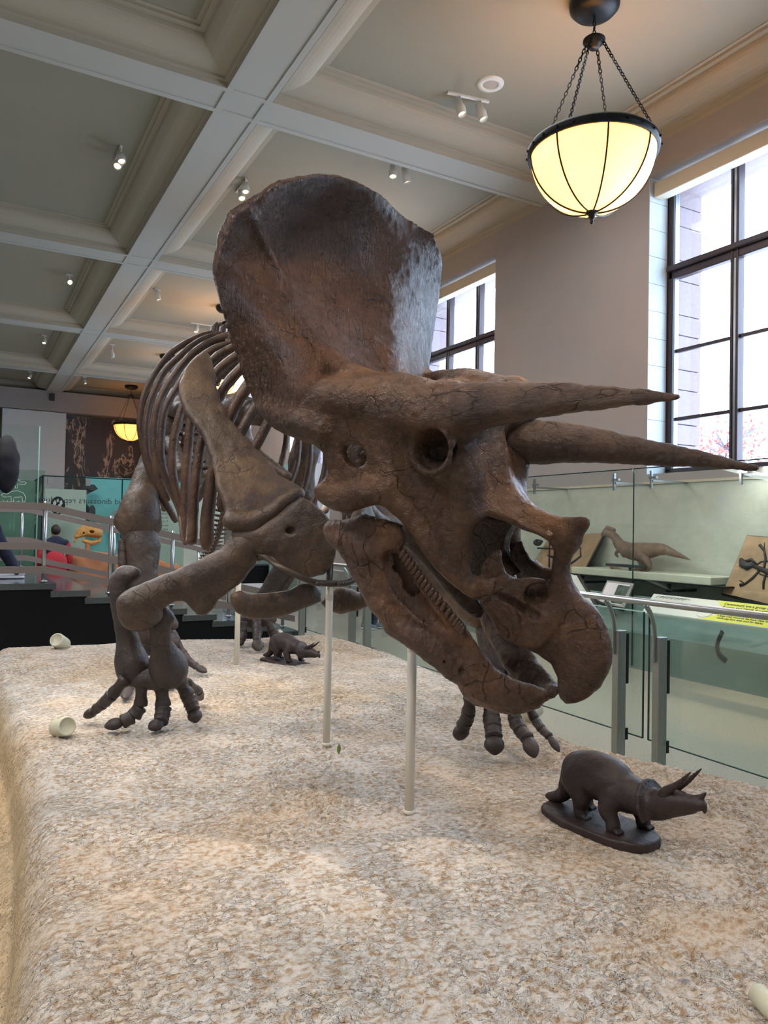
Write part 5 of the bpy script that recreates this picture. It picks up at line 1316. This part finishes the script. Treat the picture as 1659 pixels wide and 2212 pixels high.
# backs of other panels seen between the legs
for (x0, y0, x1, y1, Y, mt, lab) in ((588, 1001, 622, 1330, 13.5, 'green_panel', 'pale green upright panel between the ribs and the left thigh bone'), (676, 1000, 712, 1100, 14.3, 'wall_white', 'white upright panel right of the left thigh bone'),
                                     (560, 1170, 640, 1345, 14.4, 'green_panel', 'green board behind the hind legs'), (400, 1060, 480, 1300, 14.6, 'pale_green', 'pale board behind the rib tips')):
    lo, hi = wallbox(x0, y0, x1, y1, Y); mb = MB(); mb.box((lo[0], lo[1], 0), hi); tag(mb.build('display_board', M[mt]), lab, 'board')
o = empty('bench_table', aty(560, 1290, 12.6), None, 'black box with a pale table edge seen between the fore legs', 'table')
lo, hi = wallbox(500, 1222, 618, 1262, 13.62, .5); mb = MB(); mb.box(lo, hi); mb.build('black_box', M['black_face'], o)
lo, hi = wallbox(490, 1262, 625, 1270, 13.55, .6); mb = MB(); mb.box(lo, hi); mb.build('table_top', M['wall_white'], o)
for x in (lo[0] + .05, (lo[0] + hi[0]) / 2, hi[0] - .05): mb = MB(); mb.box((x - .015, 13.57, 0), (x + .015, 13.61, lo[2])); mb.build('leg', M['black_iron'], o)

# ------------------------------------------------------------------ people
def shoe(mb_name, heel, toe, w, mat, sole, parent):
    heel, toe = np.array(heel, float), np.array(toe, float); s = Sculpt(.008); d = toe - heel
    s.tube([heel + (0, 0, .07), heel + d * .45 + (0, 0, .055), toe + (0, 0, .035)], [w, w * .95, w * .75], .02); s.tube([heel + (0, 0, .10)], w * .85, .02)
    s.build(mb_name, M[mat], parent)
    s = Sculpt(.008); s.tube([heel + (0, 0, .018), heel + d * .5 + (0, 0, .018), toe + (0, 0, .018)], [w, w * 1.05, w * .85], .01, flat=((0, 0, 1), .4)); s.build('shoe_sole', M[sole], parent)
def person(loc, face, label, top, legs, shoes=('shoe_grey', 'white_shoe'), h=1.72, arms=None, hairm='hair', step=.12, lean=(0, 0), bag=None, hair_long=False, sleeve=None, stripe=False):
    x, y, z = loc; f = np.array([math.cos(face), math.sin(face), 0]); sd = np.array([-f[1], f[0], 0]); k = h / 1.72
    o = empty('person', loc, None, label, 'person'); B = np.array([x, y, z]); L3 = np.array([lean[0], lean[1], 0])
    pt = lambda a, b, c: B + f * a * k + sd * b * k + np.array([0, 0, c * k]) + L3 * max(0, c - .8)
    s = Sculpt(.014)      # one continuous body
    for q in (-1, 1):
        st = step * q
        s.tube([pt(0, .10 * q, .92), pt(st * .5 + .02, .10 * q, .50), pt(st, .10 * q, .10)], [.095 * k, .062 * k, .045 * k], .03)
    s.tube([pt(0, 0, .92), pt(0, 0, 1.15), pt(0, 0, 1.38)], [.13 * k, .12 * k, .13 * k], .05, flat=(f, .8))
    s.tube([pt(0, -.17, 1.42), pt(0, .17, 1.42)], .06 * k, .05); s.tube([pt(0, 0, 1.42), pt(.01, 0, 1.53)], .05 * k, .03)
    s.ell(pt(.02, 0, 1.63), [f, sd, (0, 0, 1)], (.095 * k, .075 * k, .115 * k), .02); s.tube([pt(.11, 0, 1.62), pt(.125, 0, 1.595)], .012 * k, .01)
    for q in (-1, 1): s.ell(pt(.0, .077 * q, 1.62), [f, sd, (0, 0, 1)], (.02, .01, .03), .005)
    arms = arms or [[(.0, -.2, 1.40), (-.02, -.27, 1.14), (.08, -.26, .90)], [(.0, .2, 1.40), (-.02, .27, 1.14), (.08, .26, .90)]]
    for A in arms: s.tube([pt(*a) for a in A], [.05 * k, .042 * k, .03 * k], .02)
    s.build('body', M['skin'], o)
    s = Sculpt(.014)
    for A in arms:
        e = np.array(pt(*A[2])); d = e - pt(*A[1]); d /= np.linalg.norm(d); s.ell(e + d * .04, np.eye(3), (.03, .03, .035), .01)
        for j in range(4): s.tube([e + d * .05 + sd * (.018 * (j - 1.5)), e + d * (.115 - .008 * abs(j - 1.5)) + sd * (.02 * (j - 1.5)) - (0, 0, .01)], [.009, .007], .004)
        s.tube([e + d * .02 + f * .03, e + d * .07 + f * .045], [.011, .008], .005)
    s.build('hands', M['skin'], o)
    s = Sculpt(.014); s.tube([pt(0, 0, .90), pt(0, 0, 1.15), pt(0, 0, 1.40)], [.155 * k, .145 * k, .15 * k], .05, flat=(f, .85)); s.tube([pt(0, -.18, 1.41), pt(0, .18, 1.41)], .075 * k, .05)
    if sleeve is None:
        for A in arms: s.tube([pt(*a) for a in A], [.066 * k, .058 * k, .046 * k], .02)
    s.bump(.008, .08); s.build('jacket', M[top], o)
    if sleeve is not None:
        for A in arms: s = Sculpt(.014); s.tube([pt(*a) for a in A], [.068 * k, .060 * k, .048 * k], .02); s.bump(.008, .08); s.build('sleeve', M[sleeve], o)
    s = Sculpt(.014)
    for q in (-1, 1):
        st = step * q; s.tube([pt(0, .09 * q, .92), pt(st * .5 + .02, .10 * q, .50), pt(st, .10 * q, .09)], [.115 * k, .082 * k, .066 * k], .03)
    s.bump(.006, .09); s.build('trousers', M[legs], o)
    for q in (-1, 1): st = step * q; shoe('shoe', pt(st - .05, .10 * q, 0), pt(st + .17, .10 * q, 0), .048 * k, shoes[0], shoes[1], o)
    s = Sculpt(.010); s.ell(pt(-.015, 0, 1.665), [f, sd, (0, 0, 1)], (.10 * k, .088 * k, .105 * k), .01)
    if hair_long: s.tube([pt(-.06, 0, 1.64), pt(-.09, 0, 1.5), pt(-.1, 0, 1.36)], [.08, .07, .05], .02)
    s.ell(pt(.10, 0, 1.60), [f, sd, (0, 0, 1)], (.075 * k, .10 * k, .10 * k), .01, True); s.build('hair', M[hairm], o)
    for q in (-1, 1): mb = MB(); mb.lathe([(0, -.008), (.008, -.004), (.008, .004), (0, .008)], pt(.112, .03 * q, 1.635), 8, tuple(f)); mb.build('eye', M['dark_grey'], o, True)
    mb = MB(); mb.obox(pt(.113, 0, 1.565), [f, sd, (0, 0, 1)], (.004, .022, .004)); mb.build('mouth', M['slab_tan'], o)
    if bag:
        s = Sculpt(.014); c = pt(*bag[0]); s.ell(c, [f, sd, (0, 0, 1)], bag[1], .02); s.bump(.012, .1); s.build('bag', M[bag[2]], o)
    return o
p = aty(118, 1275, 12.9)
person((p[0] + .08, 13.85, 0.0), math.radians(95), 'person in a dark vest with red sleeves behind the walkway post', 'navy_cloth', 'black_cloth', h=1.52, sleeve='red_cloth', bag=((-.19, .03, 1.0), (.09, .20, .24), 'red_cloth'))
person((5.62, 10.5, 0), math.radians(-50), 'person in jeans and grey shoes hidden behind the skull, left of two', 'grey_cloth', 'denim', ('shoe_grey', 'white_shoe'), h=1.6, step=.03)
person((6.10, 10.75, 0), math.radians(-40), 'person in white trainers with lime soles behind the lower jaw', 'navy_cloth', 'navy_cloth', ('white_shoe', 'lime_sole'), h=1.6, step=.1)
# the visitor cut off by the left edge: only the backpack and the trailing foot show
q = aty(-44, 1250, 10.3)
person((q[0], 10.3, .885), math.radians(180), 'person walking out past the left edge with a black backpack', 'blue_cloth', 'navy_cloth', ('white_shoe', 'white_shoe'), h=1.74, step=.40,
       bag=((-.25, 0, 1.40), (.15, .18, .36), 'black_cloth'))
# ------------------------------------------------------------------ bronze figurine in front
def figurine(loc, f, k, label, base, pose=0):
    f = np.array(f, float); f /= np.linalg.norm(f); sd = np.array([-f[1], f[0], 0]); U3 = np.array([0, 0, 1.0])
    B = np.array(loc, float)
    dn = lambda a: 0 if pose == 0 else -.36 * max(0, a - .15)
    P = lambda a, b, c: B + (f * a + sd * (b + .02) + U3 * (c + dn(a))) * k
    o = empty('dinosaur_statuette', loc, None, label, 'statuette')
    if base == 'oval': out = [(.25 * np.sign(math.cos(q)) * abs(math.cos(q)) ** .72, -.02 + .125 * np.sign(math.sin(q)) * abs(math.sin(q)) ** .8) for q in np.linspace(0, 2 * math.pi, 29)[:-1]]
    else: out = [(-.2, -.13), (.08, -.15), (.22, -.10), (.21, .02), (.25, .10), (-.03, .13), (-.2, .10)]
    s = Sculpt(.0035 * k); s.plate(np.array([P(a, b, .014) for a, b in out]), .040 * k, 0, .009 * k, .01, quad=False); s.bump(.003, .05); s.build('statuette_base', M['bronze'], o)
    s = Sculpt(.0034 * k); z0 = .034
    s.tube([P(-.095, 0, .192), P(-.03, 0, .196), P(.04, 0, .19), P(.10, 0, .168), (P(.15, 0, .165))], np.array([.074, .084, .080, .066, .058]) * k, .03 * k)
    s.tube([P(-.12, 0, .20), P(-.155, 0, .14), P(-.178, .0, .085), P(-.215, -.005, .055), P(-.262, -.01, .046)], np.array([.05, .036, .026, .018, .010]) * k, .03 * k)
    for q, hx, fx in ((-1, -.05, .105), (1, -.105, .145)):
        s.tube([P(-.09, .045 * q, .17), P(hx - .005, .05 * q, .11), P(hx - .012, .052 * q, .072), P(hx - .006, .052 * q, z0 + .008)], np.array([.058, .036, .023, .024]) * k, .02 * k)
        s.tube([P(fx - .02, .045 * q, .15), P(fx - .028, .066 * q, .108), P(fx - .006, .066 * q, .07), P(fx - .002, .066 * q, z0 + .008)], np.array([.044, .031, .022, .023]) * k, .02 * k)
        for bx, by in ((hx - .004, .052 * q), (fx, .066 * q)):
            for j in (-1, 0, 1): s.tube([P(bx + .018, by + .012 * j, z0 + .006), P(bx + .028, by + .014 * j, z0 + .003)], .008 * k, .005 * k)
    s.tube([P(.13, 0, .17), P(.19, 0, .155), P(.24, 0, .16), P(.29, 0, .185), P(.335, 0, .20), P(.385, 0, .208), P(.415, 0, .214)], np.array([.056, .052, .05, .044, .035, .024, .016]) * k, .02 * k)
    s.tube([P(.26, 0, .145), P(.32, 0, .168), P(.385, 0, .187)], np.array([.028, .022, .012]) * k, .015 * k)
    s.tube([P(.412, 0, .215), P(.424, 0, .206), P(.426, 0, .190)], np.array([.015, .010, .004]) * k, .008 * k)
    s.tube([P(.392, 0, .222), P(.412, 0, .238), P(.429, 0, .258)], np.array([.016, .009, .003]) * k, .01 * k)
    fr = np.array([P(.215, -.075, .10), P(.200, -.088, .15), P(.196, -.075, .20), P(.200, -.04, .236), P(.204, 0, .247), P(.200, .04, .236), P(.196, .075, .20), P(.200, .088, .15), P(.215, .075, .10), P(.25, .04, .12), P(.262, 0, .15), P(.25, -.04, .12)])
    s.plate(fr, .016 * k, .005 * k, .006 * k, .022 * k)
    s.bump(.0015 * k, .03); s.build('statuette_body', M['bronze'], o)
    for q in (-1, 1):
        s = Sculpt(.0025 * k); s.tube([P(.285, .024 * q, .215), P(.305, .030 * q, .238), P(.345, .034 * q, .272), P(.393, .034 * q, .325)], np.array([.020, .015, .009, .0028]) * k, .01 * k); s.build('brow_horn', M['bronze'], o)
figurine((2.17, 2.143, ZP), (.134, -.991, 0), 1.0, 'dark bronze horned dinosaur statuette on an oval base, right foreground', 'oval')
c2 = atz(612, 1432, ZP); figurine(c2, (.45, -.89, 0), .88, 'small dark horned dinosaur statuette on a rough slab by the hind foot', 'slab', 1)

# small cream floor fixtures on the base
def fixture(px, py, r, l, ang, label, tilt=.25, c0=None):
    c = (atz(px, py, ZP) if c0 is None else c0) + np.array([0, 0, r * .95]); ax = np.array([math.cos(ang), math.sin(ang), tilt]); ax /= np.linalg.norm(ax)
    o = empty('floor_spotlight', c, None, label, 'spotlight', 'cream floor spotlights on the plaster base')
    mb = MB(); mb.lathe([(0, -l), (r * .8, -l), (r * .97, -l * .9), (r, -l * .4), (r, l * .8), (r * .94, l), (r * .8, l * 1.02), (r * .78, l * .9), (0, l * .86)], c, 20, ax); mb.build('housing', M['fixture_cream'], o, True)
    mb = MB(); mb.box(c + np.array([-.03, -.02, -r * .98]), c + np.array([.03, .02, -r * .6]), .004); mb.build('bracket', M['fixture_cream'], o)
    u = np.cross(ax, (0, 0, 1)); mb = MB(); mb.tube([c + ax * l * .2 + u * r * .3 + (0, 0, r * .98), c - ax * l * .4 + u * r * .3 + (0, 0, r * .98)], .006, 6); mb.build('cooling_fin', M['fixture_cream'], o)
fixture(134, 1590, .052, .055, -1.2, 'cream floor spotlight left of the near forefoot')
fixture(130, 1400, .062, .075, -2.2, 'cream floor spotlight at the back left edge of the base', .5, aty(130, 1402, 7.1))
fixture(1150, 1554, .045, .06, .3, 'cream floor spotlight behind the right forefoot toes')
fixture(597, 1384, .05, .06, .3, 'cream floor spotlight behind the left hind toes')
c = atz(732, 1630, ZP); o = empty('stray_leaf', c, None, 'tiny green leaf lying by the chest pole', 'leaf')
mb = MB(); mb.prism([c + np.array(p) for p in ((0, 0, .0), (.010, 0, .018), (.010, 0, .038), (0, 0, .052), (-.009, 0, .036), (-.009, 0, .016))], (0, .003, 0)); mb.build('leaf_blade', M['small_leaf'], o)
c = atz(1655, 2200, ZP) ; mb = MB(); mb.lathe([(0, -.05), (.025, -.05), (.028, 0), (.025, .05), (0, .05)], c + (0.02, 0, .02), 14, (.3, 1, .1)); mb.build('floor_spotlight', M['fixture_cream'], None, True, loc=c, label='edge of a cream floor spotlight in the bottom right corner', cat='spotlight')

# ------------------------------------------------------------------ trees outside the nearest window
def tree(x, y, h, label, mats, n, seed):
    rg = random.Random(seed); o = empty('street_tree', (x, y, 0), None, label, 'tree', 'trees outside the windows')
    mb = MB(); tips = []
    mb.tube([(x, y, -1), (x + .1, y, h * .3), (x, y + .1, h * .6), (x + .1, y, h)], [.10, .08, .05, .015], 8)
    for k in range(26):
        z = h * (.25 + .7 * rg.random()); a = rg.random() * 6.28; L = (1.2 + rg.random()) * (1 - .5 * z / h)
        P = [(x, y, z), (x + L * .5 * math.cos(a), y + L * .5 * math.sin(a), z + L * .3), (x + L * math.cos(a + .2), y + L * math.sin(a + .2), z + L * .5)]
        mb.tube(P, [.03, .02, .006], 5); tips.append(P)
    mb.build('trunk', M['bark'], o, True)
    V, Fc = [], []
    for k in range(n):
        P = rg.choice(tips); q = rg.random(); i = 0 if q < .5 else 1; b = np.array(P[i]) * (1 - (q % .5) * 2) + np.array(P[i + 1]) * (q % .5) * 2 + np.array([rg.gauss(0, .18) for _ in range(3)])
        u = np.array([rg.gauss(0, 1) for _ in range(3)]); u /= np.linalg.norm(u); w = np.cross(u, [rg.gauss(0, 1) for _ in range(3)]); w /= np.linalg.norm(w)
        s_ = .05 + .04 * rg.random(); j = len(V); V += [tuple(b - u * s_), tuple(b + w * s_ * .5), tuple(b + u * s_), tuple(b - w * s_ * .5), tuple(b + np.cross(u, w) * .01)]; Fc += [(j, j + 1, j + 4), (j + 1, j + 2, j + 4), (j + 2, j + 3, j + 4), (j + 3, j, j + 4)]
    mk('foliage', V, Fc, M[mats], o, False, kind='stuff')
tree(16.5, 14.2, 3.3, 'thin green-leaved tree outside the nearest window, left one', 'leaf', 900, 3)
tree(15.2, 11.2, 3.9, 'rust-leaved tree outside the nearest window, right one', 'leaf_rust', 1300, 5)
print('objects', len(bpy.data.objects), 'verts', sum(len(m.vertices) for m in bpy.data.meshes))
